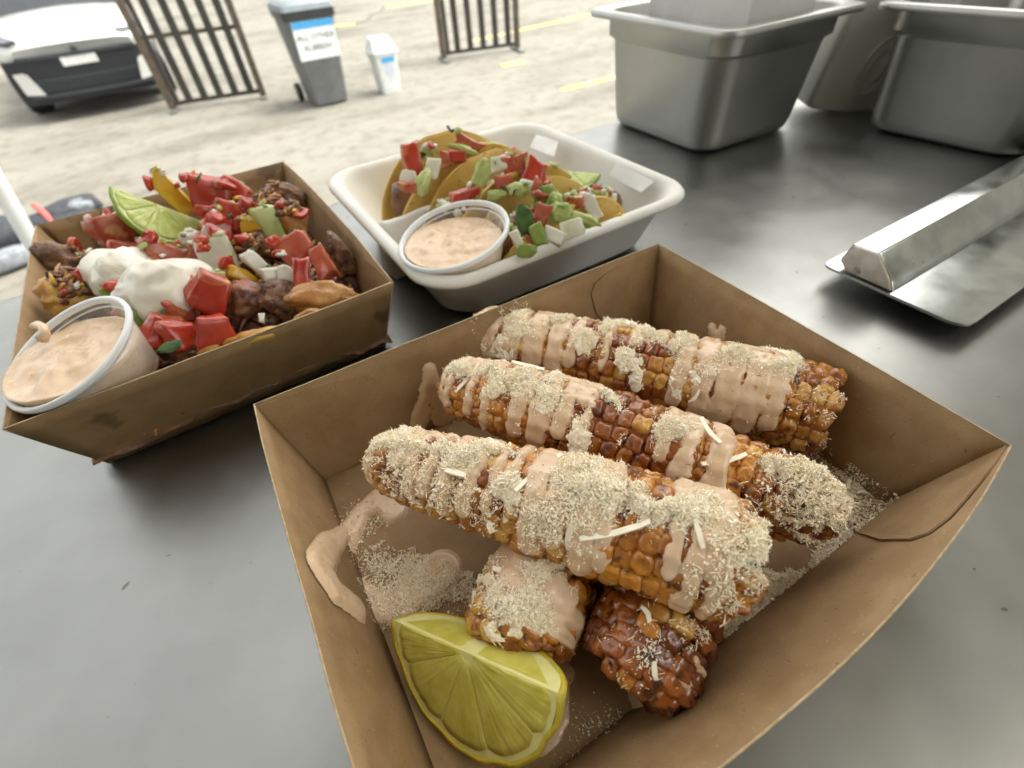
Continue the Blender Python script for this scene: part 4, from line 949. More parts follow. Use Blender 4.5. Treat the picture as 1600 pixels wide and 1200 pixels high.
def lump_shape(seed, amp=.3):
    global _ico
    if _ico is None:
        bm = bmesh.new(); bmesh.ops.create_icosphere(bm, subdivisions=4, radius=1); bm.verts.index_update()
        _ico = (np.array([v_.co[:] for v_ in bm.verts]), [[v_.index for v_ in f.verts] for f in bm.faces]); bm.free()
    V, Fc = _ico; n1 = fbm(V*1.5+seed*1.7, seed, 2); n2 = 1-2*np.abs(vnoise(V*3.2+seed, seed+5)); n3 = vnoise(V*7+seed, seed+9)
    return V*(1+amp*n1+.12*n2+.05*n3)[:, None]*np.array([1, 1, .9]), Fc
D = math.radians
GT = 'tomato pieces in the left tray'
for i, (u, v, z, w, h_, mt, rl, lb) in enumerate([
    (187, 364, 47, 58, 56, 'tomato_pale', .5, 'tomato chunk to the left of the lime wedge'),
    (204, 390, 44, 58, 22, 'tomato', .05, 'flat red tomato strip just under the lime wedge, left end'),
    (268, 398, 46, 66, 36, 'tomato_pale', .1, 'peach-coloured tomato strip between lime wedge and sour cream'),
    (310, 404, 47, 36, 44, 'tomato_pale', -.2, 'orange tomato end against the white cheese slab'),
    (330, 308, 56, 54, 62, 'tomato', .1, 'big red tomato cube to the right of the lime tip'),
    (370, 300, 55, 54, 38, 'tomato', -.4, 'curved red tomato slice by the rear wall'),
    (362, 336, 54, 50, 34, 'tomato', -.1, 'red tomato cube beside the yellow pepper'),
    (349, 356, 50, 60, 40, 'tomato', -.3, 'dark red tomato slab below the big tomato cube'),
    (462, 388, 49, 54, 50, 'tomato_pale', .7, 'pink tomato chunk at the right of the left tray'),
    (506, 412, 45, 34, 62, 'tomato_pale', .5, 'curled pale tomato slice touching the right tray wall'),
    (472, 428, 50, 30, 56, 'tomato', .1, 'upright bright red tomato sliver near the onion bits'),
    (326, 462, 52, 56, 66, 'tomato', -.3, 'shiny red tomato chunk right of the sour cream'),
    (284, 482, 48, 44, 44, 'tomato_pale', .3, 'orange-red tomato piece at the lower edge of the sour cream'),
    (248, 516, 47, 50, 46, 'tomato', -.25, 'red tomato chunk nearest the tilted sauce cup'),
    (288, 524, 46, 46, 46, 'tomato', .35, 'dark red tomato chunk between the two front tomatoes'),
    (336, 520, 47, 54, 58, 'tomato', .25, 'red tomato cube above the front tray wall'),
]):
    chunk('tomato_piece', lb, 'tomato', u, v, z, w, h_, mt, rl, .30, .10, .55, i, taper=.12*(-1)**i, bend=.25 if 'curl' in lb or 'curv' in lb else 0, group=GT)
for i, (nm, lb, cat, u, v, z, w, h_, mt, rl, e_, th_) in enumerate([
    ('pepper_piece', 'yellow pepper slab standing behind the lime wedge', 'pepper', 268, 303, 58, 62, 24, 'pepper_y', -.7, .35, .4),
    ('pepper_piece', 'yellow pepper bit beside the green pepper', 'pepper', 394, 350, 53, 32, 22, 'pepper_y', .3, .4, .6),
    ('pepper_piece', 'yellow pepper strip below the onion bits', 'pepper', 376, 430, 47, 46, 20, 'pepper_y', -.35, .5, .6),
    ('green_pepper_piece', 'pale green pepper bit right of the red cubes', 'pepper', 386, 332, 53, 26, 30, 'avocado', .2, .4, .5),
    ('green_pepper_piece', 'ribbed green pepper piece by the potato cube', 'pepper', 420, 350, 51, 30, 56, 'avocado', .5, .45, .5),
    ('green_pepper_piece', 'green pepper triangle on the sour cream', 'pepper', 186, 456, 52, 36, 24, 'green', .5, .45, .35),
    ('green_pepper_piece', 'olive green strip at the right edge of the sour cream', 'pepper', 324, 434, 54, 46, 14, 'avocado', .3, .6, .5),
    ('green_pepper_piece', 'dark green pepper just behind the tilted cup', 'pepper', 222, 499, 45, 44, 36, 'green', -.2, .5, .6),
    ('herb_leaf', 'small herb leaf on the front tomato chunks', 'herb', 267, 542, 52, 26, 13, 'herb', .5, .6, .4),
    ('herb_leaf', 'dark herb leaf between two tomato pieces', 'herb', 262, 490, 50, 22, 14, 'herb', .9, .6, .4),
    ('onion_piece', 'onion slice below the lime wedge', 'onion', 336, 371, 50, 32, 18, 'onion', -.5, .4, .5),
    ('onion_piece', 'large onion square at the centre of the left tray', 'onion', 402, 412, 50, 40, 22, 'onion', -.75, .35, .5),
    ('onion_piece', 'wet rounded onion bit beside the onion square', 'onion', 422, 428, 49, 26, 18, 'onion', .2, .7, .7),
    ('onion_piece', 'onion bit touching the bright red tomato sliver', 'onion', 446, 426, 49, 24, 24, 'onion', .1, .5, .6),
    ('onion_piece', 'tiny onion bit among the meat near the front wall', 'onion', 409, 497, 45, 9, 15, 'onion', .0, .5, .8),
    ('onion_piece', 'onion sliver at the bottom of the sour cream', 'onion', 256, 466, 52, 22, 20, 'onion', .6, .4, .5),
    ('cheese_slab', 'white cheese slab right of the sour cream', 'cheese', 340, 402, 49, 42, 52, 'onion', .25, .3, .4),
    ('potato_piece', 'browned fried potato piece by the right end of the front wall', 'potato', 507, 465, 42, 96, 44, 'chicken', .12, .65, .6),
    ('potato_piece', 'fried potato cube near the rear right corner', 'potato', 453, 345, 48, 46, 46, 'chicken', .1, .45, .7),
    ('potato_piece', 'pale fried potato piece behind the yellow pepper', 'potato', 424, 320, 50, 46, 30, 'chicken', -.5, .6, .7),
    ('potato_piece', 'golden crusty piece at the left above the tilted cup', 'potato', 118, 459, 42, 66, 54, 'egg_y', .5, .7, .7),
    ('potato_piece', 'golden crusty piece lying along the front wall', 'potato', 396, 527, 42, 66, 24, 'egg_y', .35, .6, .7),
    ('potato_piece', 'golden crumb under the front tomato cubes', 'potato', 330, 548, 42, 30, 18, 'egg_y', .1, .6, .7),
    ('bean', 'pale bean below the right end of the lime', 'bean', 303, 376, 49, 32, 26, 'onion', -.4, .9, .7),
    ('potato_piece', 'small fried crumb behind the browned potato', 'potato', 482, 497, 40, 42, 24, 'chicken', .5, .7, .8),
    ('meat_piece', 'reddish meat piece left of the pink tomato', 'meat', 422, 391, 44, 66, 26, 'meat', -.25, .6, .6),
    ('meat_piece', 'reddish meat lump under the yellow strip', 'meat', 386, 464, 43, 64, 46, 'meat', .4, .6, .7),
    ('meat_piece', 'brown meat lump in front of the tomato sliver', 'meat', 436, 468, 40, 60, 50, 'meat_dark', -.3, .65, .7),
    ('meat_piece', 'dark meat piece by the left tray wall', 'meat', 108, 412, 34, 62, 42, 'meat_dark', -.2, .6, .7),
    ('meat_piece', 'dark meat strip by the right tray wall', 'meat', 530, 398, 36, 36, 70, 'meat_dark', .5, .6, .7),
    ('meat_piece', 'dark meat piece in the rear right corner', 'meat', 448, 306, 40, 50, 30, 'meat_dark', -.2, .6, .7),
    ('meat_piece', 'brown meat below the two front tomato cubes', 'meat', 300, 548, 38, 50, 26, 'meat_dark', .2, .6, .7),
]):
    chunk(nm, lb, cat, u, v, z, w, h_, mt, rl, e_, .16 if cat in ('meat', 'potato', 'bean') else .09, th_, 30+i, taper=.1*(-1)**i, bend=.3 if 'strip' in lb or 'sliver' in lb else 0, group=cat+' pieces in the left tray')
# sour cream dollop: fused lumps
def blob_union(name, label, cat, balls, mat, seed, res=1.6):
    """smooth union of spheres wrapped by shrinking a dense ellipsoid onto the field, ray by ray from the centre"""
    B_ = np.array(balls, float); c0_ = B_[:, :3].mean(0)
    V, Fc = superell(64, 110, 1, 1); out = []
    for d in V:
        d = d/np.linalg.norm(d); lo_, hi_ = 0., 90.
        t_ = np.linspace(0, 80, 100); P = c0_+t_[:, None]*d
        fl = np.sum(np.exp(-((np.linalg.norm(P[:, None]-B_[None, :, :3], axis=2)/B_[None, :, 3])**2-1)*2.2), axis=1)
        idx = np.where(fl > 1)[0]; out.append(t_[idx[-1]] if len(idx) else 2.)
    P = c0_+V/np.linalg.norm(V, axis=1)[:, None]*np.array(out)[:, None]
    P += V*(2.6*fbm(P/10, seed, 3)-1.8*np.abs(vnoise(P/7, seed+2))+.8)[:, None]
    o = recalc(mesh_obj(name, P-c0_, Fc, M[mat], loc=c0_)); return tag(o, label, cat)
blob_union('sour_cream', 'dollop of white sour cream in the middle of the left tray', 'sour cream',
           [(*at(165, 425, 48), 12), (*at(200, 430, 51), 13), (*at(240, 450, 52), 14), (*at(270, 455, 52), 14), (*at(295, 440, 50), 12), (*at(225, 470, 48), 11), (*at(255, 478, 47), 11), (*at(210, 415, 47), 11), (*at(180, 445, 46), 11)], 'sour', 6)
# bed of braised meat and crumbs under the toppings (nobody could count it)
def local2(x, y, z):
    c_, s_ = math.cos(T2YAW), math.sin(T2YAW); return np.array([T2C[0]+c_*x-s_*y, T2C[1]+s_*x+c_*y, z])
nx_, ny_ = 60, 76; Vb = []
for i in range(nx_):
    for j in range(ny_):
        x = -76+152*i/(nx_-1); y = -100+200*j/(ny_-1); ed = min(76-abs(x), 100-abs(y)); Vb.append((x, y, ed))
Vb = np.array(Vb); nzv = fbm(np.stack([Vb[:, 0]/13, Vb[:, 1]/13, Vb[:, 0]*0], 1), 21, 4)
hz_ = 9+25*np.clip(Vb[:, 2]/34, 0, 1)**.8+6*nzv
Pb = np.array([local2(x, y, max(2, z)) for (x, y, _), z in zip(Vb, hz_)])
bed = mesh_obj('meat_bed', Pb-np.array([T2C[0], T2C[1], 0]), grid_faces(nx_, ny_), M['meat'], loc=(T2C[0], T2C[1], 0))
tag(bed, 'bed of dark braised meat and potato filling the left tray', 'meat', kind='stuff')
bed_bvh = BVHTree.FromPolygons([tuple(p) for p in Pb], grid_faces(nx_, ny_))
sh = MB(); sh2 = MB(); rgs = random.Random(4)
for k in range(900):
    x, y = rgs.uniform(-70, 70), rgs.uniform(-96, 96); w = local2(x, y, 0); hit = bed_bvh.ray_cast(Vector((w[0], w[1], 200)), Vector((0, 0, -1)))
    if hit[0] is None: continue
    p = np.array(hit[0]); an = rgs.uniform(0, math.pi); l = rgs.uniform(4, 13); d = np.array([math.cos(an), math.sin(an), rgs.uniform(-.3, .4)])*l
    pts = [p+d*(f-.5)+np.array([0, 0, 1.2+1.6*math.sin(f*3.1)+rgs.uniform(-.5, .6)])+np.array([rgs.uniform(-1, 1), rgs.uniform(-1, 1), 0]) for f in (0, .33, .66, 1)]
    (sh if rgs.random() < .62 else sh2).tube(pts, [rgs.uniform(.7, 1.8)*f for f in (.6, 1, 1, .5)], 5)
tag(sh.build('meat_shreds', M['meat'], smooth=True), 'brown shreds of pulled meat scattered under the toppings', 'meat', kind='stuff')
tag(sh2.build('crust_shreds', M['chicken'], smooth=True), 'golden fried crumbs scattered under the toppings', 'crumbs', kind='stuff')

# ------------------------------------------------------------------ white pulp box with tacos
bx = thing('takeaway_box', 'white pulp takeaway box base holding three tacos', 'takeaway box', (165, 298, .4))
def bagasse():
    a, b_, r, h = 98, 100, 27, 42
    R_ = [rrect(a-28, b_-28, 20, 0, 8), rrect(a-23, b_-23, 22, 1.5, 8), rrect(a-19, b_-19, 23, 6, 8), rrect(a-9, b_-9, 24, h-7, 8), rrect(a-7.5, b_-7.5, 25, h-4.5, 8), rrect(a-2, b_-2, r, h-5, 8),
          rrect(a, b_, r, h-4, 8), rrect(a, b_, r, h-2, 8), rrect(a-1.5, b_-1.5, r, h, 8), rrect(a-4, b_-4, r-2, h+.8, 8), rrect(a-6.5, b_-6.5, r-3, h+.2, 8), rrect(a-8.5, b_-8.5, r-3, h-2, 8),
          rrect(a-10.5, b_-10.5, r-4, h-6, 8), rrect(a-22.5, b_-22.5, 26, 7, 8), rrect(a-27, b_-27, 25, 3, 8), rrect(a-32, b_-32, 22, 1.8, 8)]
    V, Fc = ring_loft(R_); V = np.array(V); V += .5*np.stack([vnoise(V/22+3, 5), vnoise(V/22+9, 6), .8*vnoise(V/22+14, 7)], 1)*(V[:, 2:3] > 2)
    recalc(mesh_obj('shell', V, Fc, M['bagasse'], bx))
bagasse()
def ridge(path, name):
    V = []; n_ = len(path)
    for i, (x, y, zt) in enumerate(path):
        t_ = np.array(path[min(i+1, n_-1)][:2])-np.array(path[max(i-1, 0)][:2]); t_ = t_/np.linalg.norm(t_); nn = np.array([-t_[1], t_[0]])
        for s_, z in ((-9, 1.5), (-5, zt*.6), (-2.8, zt-1.6), (-1.2, zt), (1.2, zt), (2.8, zt-1.6), (5, zt*.6), (9, 1.5)): V.append((x+nn[0]*s_-165, y+nn[1]*s_-298, z))
    return recalc(mesh_obj(name, V, grid_faces(n_, 8)+[list(range(8)), [(n_-1)*8+k for k in range(8)]], M['bagasse'], bx))
ridge([(75, 297.5, 40.5), (84, 299, 38), (96, 302, 36.5), (110, 306, 36), (124, 308, 35), (136, 302, 33), (142, 288, 31), (143, 260, 31), (143, 240, 31), (143, 228, 28)], 'divider')
for nm, lb, pts in (('torn_tab', 'torn paper tab', [(838, 212), (872, 222), (866, 246), (828, 232)]), ('torn_tab', 'torn paper tab', [(962, 258), (1022, 284), (1002, 302), (952, 276)])):
    P = [at(u, v, 43.2-(6.5 if k > 1 else 0)) for k, (u, v) in enumerate(pts)]; C = np.mean(P, axis=0)
    V = []
    for i in range(6):
        for j in range(5):
            p = (P[0]*(1-i/5)+P[1]*i/5)*(1-j/4)+(P[3]*(1-i/5)+P[2]*i/5)*j/4; V.append(p+np.array([0, 0, .35*math.sin(i*.9+j*.5)+.7])-np.array([165, 298, .4]))
    V = np.array(V); n_ = 30; Q = V-np.array([0, 0, .5]); f_ = grid_faces(6, 5)
    recalc(mesh_obj(nm, np.concatenate([V, Q]), f_+[tuple(i+n_ for i in f[::-1]) for f in f_], M['paper'], bx))
def taco(label, cx, cy, yaw, R, r, tilt, seed):
    t = thing('taco', label, 'taco', (cx, cy, 3), 'tacos in the white box', (0, 0, yaw))
    nw, nl = 44, 30; V = []
    for i in range(nw):
        w = -R*.985+2*R*.985*i/(nw-1)
        aw = abs(w); sg = 1 if w >= 0 else -1; ang = (math.pi/2-tilt); arc = r*ang
        if aw < arc: y, z = r*math.sin(aw/r), r-r*math.cos(aw/r); ny, nz = math.sin(aw/r), -math.cos(aw/r)
        else:
            e_ = aw-arc; y = r*math.sin(ang)+e_*math.sin(tilt); z = r-r*math.cos(ang)+e_*math.cos(tilt); ny, nz = math.cos(tilt), -math.sin(tilt)
        half = math.sqrt(max(R*R-w*w, 1))
        for j in range(nl):
            l = -half+2*half*j/(nl-1)
            p = np.array([l, sg*y, z]); V.append((p, np.array([0, sg*ny, nz])))
    P = np.array([p for p, _ in V]); Nn = np.array([n_ for _, n_ in V])
    wob = 2.2*vnoise(np.stack([P[:, 0]/26, P[:, 2]/20, P[:, 1]/40], 1)+seed, seed)*np.clip(P[:, 2]/30, 0, 1); P = P+Nn*wob[:, None]
    k = len(P); f_ = grid_faces(nw, nl)
    bd = [(i*nl, (i+1)*nl) for i in range(nw-1)]+[((i+1)*nl+nl-1, i*nl+nl-1) for i in range(nw-1)]+[(j+1, j) for j in range(nl-1)]+[((nw-1)*nl+j, (nw-1)*nl+j+1) for j in range(nl-1)]
    Fc = f_+[tuple(i+k for i in f[::-1]) for f in f_]+[(a, b_, b_+k, a+k) for a, b_ in bd]
    recalc(mesh_obj('shell', np.concatenate([P+Nn*.9, P-Nn*.9]), Fc, M['taco'], t))
    for i, (x, z, mt) in enumerate([(-38, 26, 'meat'), (-16, 28, 'avocado'), (6, 28, 'meat'), (28, 27, 'avocado'), (44, 22, 'meat')]):
        V, F2 = superell(12, 18, .8, .8); V = V*(1+.22*fbm(V*1.8+i+seed, seed+i)[:, None]); V = V*np.array([17, 10.5, 15])+np.array([x, 0, z]); mesh_obj('filling', V, F2, M[mt], t)
    return t
taco('rear taco with a tall yellow shell along the back of the box', 158, 344, .10, 66.5, 12, .20, 2)
taco('middle taco in the white box, behind the sauce cup', 167, 288, .06, 65, 12, .20, 5)
taco('front taco along the near wall of the white box', 172, 238, .02, 60, 12, .26, 8)
for i, (nm, lb, cat, u, v, z, w, h_, mt, rl, e_, th_) in enumerate([
    ('tomato_piece', 'pointed red tomato piece at the left of the rear taco', 'tomato', 644, 246, 62, 36, 50, 'tomato', .2, .3, .5),
    ('onion_piece', 'onion bit at the left end of the rear taco', 'onion', 639, 277, 55, 30, 18, 'onion', 0, .4, .6),
    ('tomato_piece', 'orange tomato bit under the onion in the rear taco', 'tomato', 640, 292, 52, 34, 18, 'tomato_pale', .1, .4, .6),
    ('avocado_piece', 'green bit beside the pointed tomato', 'avocado', 662, 285, 54, 22, 40, 'avocado', -.3, .5, .6),
    ('onion_piece', 'onion square in the middle of the rear taco', 'onion', 677, 264, 58, 22, 28, 'onion', -.1, .35, .6),
    ('tomato_piece', 'orange tomato square in the rear taco', 'tomato', 697, 248, 60, 26, 28, 'tomato_pale', .1, .3, .6),
    ('tomato_piece', 'red tomato bit right of the orange square', 'tomato', 716, 244, 61, 26, 20, 'tomato', .0, .35, .6),
    ('avocado_piece', 'pale green strip on top of the rear taco', 'avocado', 722, 233, 63, 46, 12, 'avocado', -.2, .6, .6),
    ('tomato_piece', 'flat tomato piece at the top of the rear taco', 'tomato', 732, 224, 64, 50, 20, 'tomato_pale', -.4, .4, .5),
    ('onion_piece', 'small onion bit at the right of the rear taco', 'onion', 668, 240, 60, 20, 16, 'avocado', .3, .5, .6),
    ('avocado_piece', 'shiny green piece in the middle taco', 'avocado', 753, 272, 64, 28, 44, 'avocado', -.25, .6, .6),
    ('onion_piece', 'onion square in the middle taco', 'onion', 780, 258, 62, 26, 26, 'onion', .2, .35, .6),
    ('tomato_piece', 'orange tomato cube in the middle taco', 'tomato', 806, 257, 62, 36, 36, 'tomato_pale', .2, .3, .6),
    ('tomato_piece', 'red tomato cube at the right of the middle taco', 'tomato', 837, 270, 60, 42, 38, 'tomato', -.4, .3, .6),
    ('tomato_piece', 'pale tomato lump in front of the onion square', 'tomato', 787, 286, 58, 34, 34, 'tomato_pale', 0, .5, .6),
    ('tomato_piece', 'long red tomato strip above the sauce cup', 'tomato', 728, 304, 54, 60, 20, 'tomato', .35, .4, .6),
    ('avocado_piece', 'green bit right of the pale tomato lump', 'avocado', 812, 298, 55, 36, 26, 'avocado', .1, .5, .6),
    ('onion_piece', 'onion bit below the red tomato cube', 'onion', 822, 290, 57, 24, 16, 'onion', -.3, .4, .6),
    ('avocado_piece', 'green bit above the right edge of the cup', 'avocado', 775, 305, 53, 36, 18, 'avocado', .2, .5, .6),
    ('green_pepper_piece', 'bright green piece at the top of the front taco', 'pepper', 848, 304, 58, 40, 26, 'green', .2, .4, .5),
    ('avocado_piece', 'pale green piece beside the bright green one', 'avocado', 868, 316, 57, 26, 30, 'avocado', .2, .5, .6),
    ('herb_leaf', 'dark green leaf right of the sauce cup', 'herb', 820, 343, 58, 26, 44, 'herb', .3, .5, .4),
    ('tomato_piece', 'red tomato bit behind the dark leaf', 'tomato', 845, 336, 56, 28, 36, 'tomato_pale', -.3, .35, .6),
    ('tomato_piece', 'orange tomato bit below the lime in the box', 'tomato', 898, 315, 54, 34, 24, 'tomato_pale', -.2, .4, .6),
    ('onion_piece', 'curved onion strip at the right of the front taco', 'onion', 922, 322, 50, 22, 54, 'onion', .6, .5, .5),
    ('avocado_piece', 'avocado lump in the middle of the front taco', 'avocado', 872, 332, 55, 46, 36, 'avocado', .1, .6, .6),
    ('avocado_piece', 'long avocado piece at the right of the front taco', 'avocado', 908, 343, 52, 58, 22, 'avocado', -.3, .6, .6),
    ('onion_piece', 'onion square above the front taco shell', 'onion', 893, 357, 52, 38, 24, 'onion', .3, .35, .6),
    ('onion_piece', 'onion wedge nearest the front of the box', 'onion', 866, 369, 51, 38, 24, 'onion', -.4, .35, .6),
    ('green_pepper_piece', 'green piece below the dark leaf', 'pepper', 840, 368, 52, 24, 36, 'green', .3, .5, .6),
    ('onion_piece', 'onion bit right beside the cup rim', 'onion', 808, 374, 52, 16, 30, 'onion', .4, .4, .6),
    ('herb_leaf', 'green leaf at the near end of the front taco', 'herb', 822, 392, 48, 32, 20, 'green', .3, .5, .5),
    ('tomato_piece', 'small orange bit near the leaf at the near end', 'tomato', 828, 378, 49, 12, 22, 'tomato_pale', 0, .5, .6),
    ('pepper_piece', 'yellow bit at the right end of the front taco', 'pepper', 962, 343, 40, 22, 14, 'pepper_y', .3, .5, .6),
]):
    chunk(nm, lb, cat, u, v, z, w, h_, mt, rl, e_, .10, th_, 80+i, taper=.12*(-1)**i, bend=.4 if 'curved' in lb else 0, group=cat+' pieces in the tacos')
q = MB(); q.tube([at(u, v, 66) for u, v in ((716, 214), (715, 207), (711, 203), (706, 205), (703, 203), (700, 198))], [.9, 1.1, 1.2, 1.1, 1.0, 1.3], 6)
tag(q.build('charred_stem', M['rubber'], smooth=True), 'curly black charred stem on top of the rear taco', 'herb stem')

# ------------------------------------------------------------------ small diced bits between the big ones
def scene_bvh(test):
    bpy.context.view_layer.update()
    PV, PF, bi = [], [], 0
    for o in list(scene.objects):
        if o.type != 'MESH': continue
        r_ = o
        while r_.parent: r_ = r_.parent
        if not test(r_): continue
        me = o.data; n_ = len(me.vertices); co = np.empty(n_*3); me.vertices.foreach_get('co', co); mw = np.array(o.matrix_world)
        PV.append((co.reshape(-1, 3) @ mw[:3, :3].T+mw[:3, 3])/MM); PF += [[i+bi for i in p.vertices] for p in me.polygons]; bi += n_
    return BVHTree.FromPolygons([tuple(p) for p in np.concatenate(PV)], PF)
_bv, _bf = superell(6, 8, .42, .42); _bit = (_bv, _bf, ((_bv[:, 0] > 0)*4+(_bv[:, 1] > 0)*2+(_bv[:, 2] > 0)).astype(int))
def sprinkle(bv, area, n_, kinds, seed, names):
    rg = np.random.default_rng(seed); out = {k: MB() for k, *_ in kinds}; wts = np.array([k[2] for k in kinds]); wts = wts/wts.sum()
    for _ in range(n_):
        k, sz, _w, flat = kinds[int(rg.choice(len(kinds), p=wts))]; x, y = area(rg)
        h_ = bv.ray_cast(Vector((x, y, 140)), Vector((0, 0, -1)))
        if h_[0] is None or h_[0][2] < 8: continue
        V = _bit[0]+rg.normal(size=(8, 3))[_bit[2]]*.22
        V = V*sz*rg.uniform(.5, 1.25)*np.array([rg.uniform(.8, 1.8), 1, flat]); q_ = rg.normal(size=4)*np.array([1.6, .5, .5, 1]); q_ /= np.linalg.norm(q_)
        out[k].add(V @ np.array(Quaternion(q_).to_matrix()).T+np.array(h_[0])+np.array(h_[1])*sz*flat*.5, _bit[1])
    for k, m_ in out.items():
        if m_.n: tag(recalc(m_.build(names[k][0], M[k], smooth=True)), names[k][1], names[k][2], kind='stuff')
bvA = scene_bvh(lambda r: r.name.startswith(('tomato', 'meat_bed', 'potato', 'meat_piece', 'onion', 'pepper', 'green_', 'cheese_slab', 'bean')))
def areaA(rg):
    w = local2(rg.uniform(-66, 66), rg.uniform(-60, 92), 0); return w[0], w[1]
bvM = scene_bvh(lambda r: r.name.startswith(('meat_bed', 'meat_shreds', 'meat_piece', 'potato')))
NM = {'onion': ('onion_bits', 'fine onion dice scattered over the left tray', 'onion'), 'tomato': ('tomato_bits', 'fine tomato bits scattered over the left tray', 'tomato'), 'herb': ('chopped_herbs', 'chopped herb flecks scattered over the left tray', 'herb'),
          'avocado': ('green_bits', 'pale green bits scattered over the left tray', 'avocado'), 'meat': ('meat_crumbs', 'brown meat crumbs scattered over the left tray', 'meat'), 'chicken': ('potato_crumbs', 'fried crumbs scattered over the left tray', 'crumbs'), 'pepper_y': ('pepper_bits', 'yellow pepper bits scattered over the left tray', 'pepper')}
sprinkle(bvA, areaA, 520, [('onion', 1.7, 1.0, .6), ('tomato', 3.0, 1.5, .7), ('herb', 1.5, .8, .25), ('avocado', 1.7, .5, .6), ('pepper_y', 1.6, .3, .6)], 5, NM)
sprinkle(bvM, areaA, 1500, [('meat', 1.5, 2.2, .8), ('chicken', 1.5, 1.2, .8)], 7, NM)
sk = MB(); sk2 = MB(); rgs = random.Random(14); nrg = np.random.default_rng(14)
for k in range(1000):
    x, y = areaA(nrg); h_ = bvM.ray_cast(Vector((x, y, 140)), Vector((0, 0, -1)))
    if h_[0] is None: continue
    p = np.array(h_[0]); nr = np.array(h_[1]); an = rgs.uniform(0, math.pi); l = rgs.uniform(3, 10); d = np.array([math.cos(an), math.sin(an), 0]); d = d-nr*np.dot(d, nr); d *= l/(np.linalg.norm(d)+1e-6)
    cv = np.cross(d, nr)/l*rgs.uniform(-2, 2)
    pts = [p+d*(f-.5)+nr*(.6+.8*math.sin(f*3.1))+cv*math.sin(f*3.1) for f in (0, .25, .5, .75, 1)]
    (sk if rgs.random() < .6 else sk2).tube(pts, [rgs.uniform(.5, 1.3)*f for f in (.5, 1, 1, .9, .4)], 5)
tag(sk.build('pulled_meat', M['meat'], smooth=True), 'pulled brown meat strands lying over the left tray', 'meat', kind='stuff')
tag(sk2.build('crisp_strands', M['chicken'], smooth=True), 'crisp golden strands lying over the left tray', 'crumbs', kind='stuff')
bvB = scene_bvh(lambda r: r.name.startswith(('taco', 'tomato', 'onion', 'avocado', 'green_')))
def areaB(rg):
    k = int(rg.integers(3)); return (rg.uniform(118, 215), (340, 284, 236)[k]+rg.normal()*7)
sprinkle(bvB, areaB, 620, [('onion', 2.2, 1.3, .6), ('tomato_pale', 2.5, 1.2, .7), ('herb', 1.8, .9, .25), ('avocado', 2.3, 1.6, .7)], 6,
         {'onion': ('onion_bits', 'fine onion dice on the tacos', 'onion'), 'tomato_pale': ('tomato_bits', 'fine tomato bits on the tacos', 'tomato'), 'herb': ('chopped_herbs', 'chopped herb flecks on the tacos', 'herb'), 'avocado': ('avocado_bits', 'mashed avocado bits on the tacos', 'avocado')})

# ------------------------------------------------------------------ grated cheese over the front tray
bpy.context.view_layer.update()
PV, PF, base_i = [], [], 0
for o in list(scene.objects):
    if o.type != 'MESH': continue
    r_ = o
    while r_.parent: r_ = r_.parent
    if not r_.name.startswith(('fried_corn', 'kraft_tray', 'sauce_puddle', 'sauce_blob')) or r_ == tray2: continue
    me = o.data; n_ = len(me.vertices); co = np.empty(n_*3); me.vertices.foreach_get('co', co); co = co.reshape(-1, 3)
    mw = np.array(o.matrix_world); co = (co @ mw[:3, :3].T+mw[:3, 3])/MM
    PV.append(co); PF += [[i+base_i for i in p.vertices] for p in me.polygons]; base_i += n_
bvh = BVHTree.FromPolygons([tuple(p) for p in np.concatenate(PV)], PF)
def drop(x, y, dirv=(0, 0, -1)):
    h_ = bvh.ray_cast(Vector((x, y, 150)), Vector(dirv)); return (np.array(h_[0]), np.array(h_[1])) if h_[0] is not None else (None, None)
crumb_shapes = []
_rg = np.random.default_rng(3)
for k in range(10):
    V = np.array([(x, y, z) for x in (-1, 1) for y in (-1, 1) for z in (-1, 1)], float)*.6+_rg.normal(size=(8, 3))*.28
    V *= np.array([1.0+_rg.random()*.8, .9, .7]) if k < 6 else np.array([3.6, .42, .3]); crumb_shapes.append(V)
CF = [(0, 1, 3, 2), (4, 6, 7, 5), (0, 4, 5, 1), (2, 3, 7, 6), (0, 2, 6, 4), (1, 5, 7, 3)]
class Crumbs:
    def __init__(s): s.V = []; s.n = 0
    def add(s, p, nrm, size):
        V = crumb_shapes[int(_rg.integers(10))]*size
        q_ = _rg.normal(size=4); q_ /= np.linalg.norm(q_); Rm = np.array(Quaternion(q_).to_matrix()); s.V.append(V @ Rm.T+p+nrm*size*.35)
    def build(s, name, label):
        if not s.V: return
        V = np.concatenate(s.V); Fc = (np.arange(len(s.V))[:, None, None]*8+np.array(CF)[None]).reshape(-1, 4)
        o = mesh_obj(name, V, Fc, M['cheese'], smooth=False); return tag(o, label, 'cheese', kind='stuff')
top_cr, base_cr = Crumbs(), Crumbs()
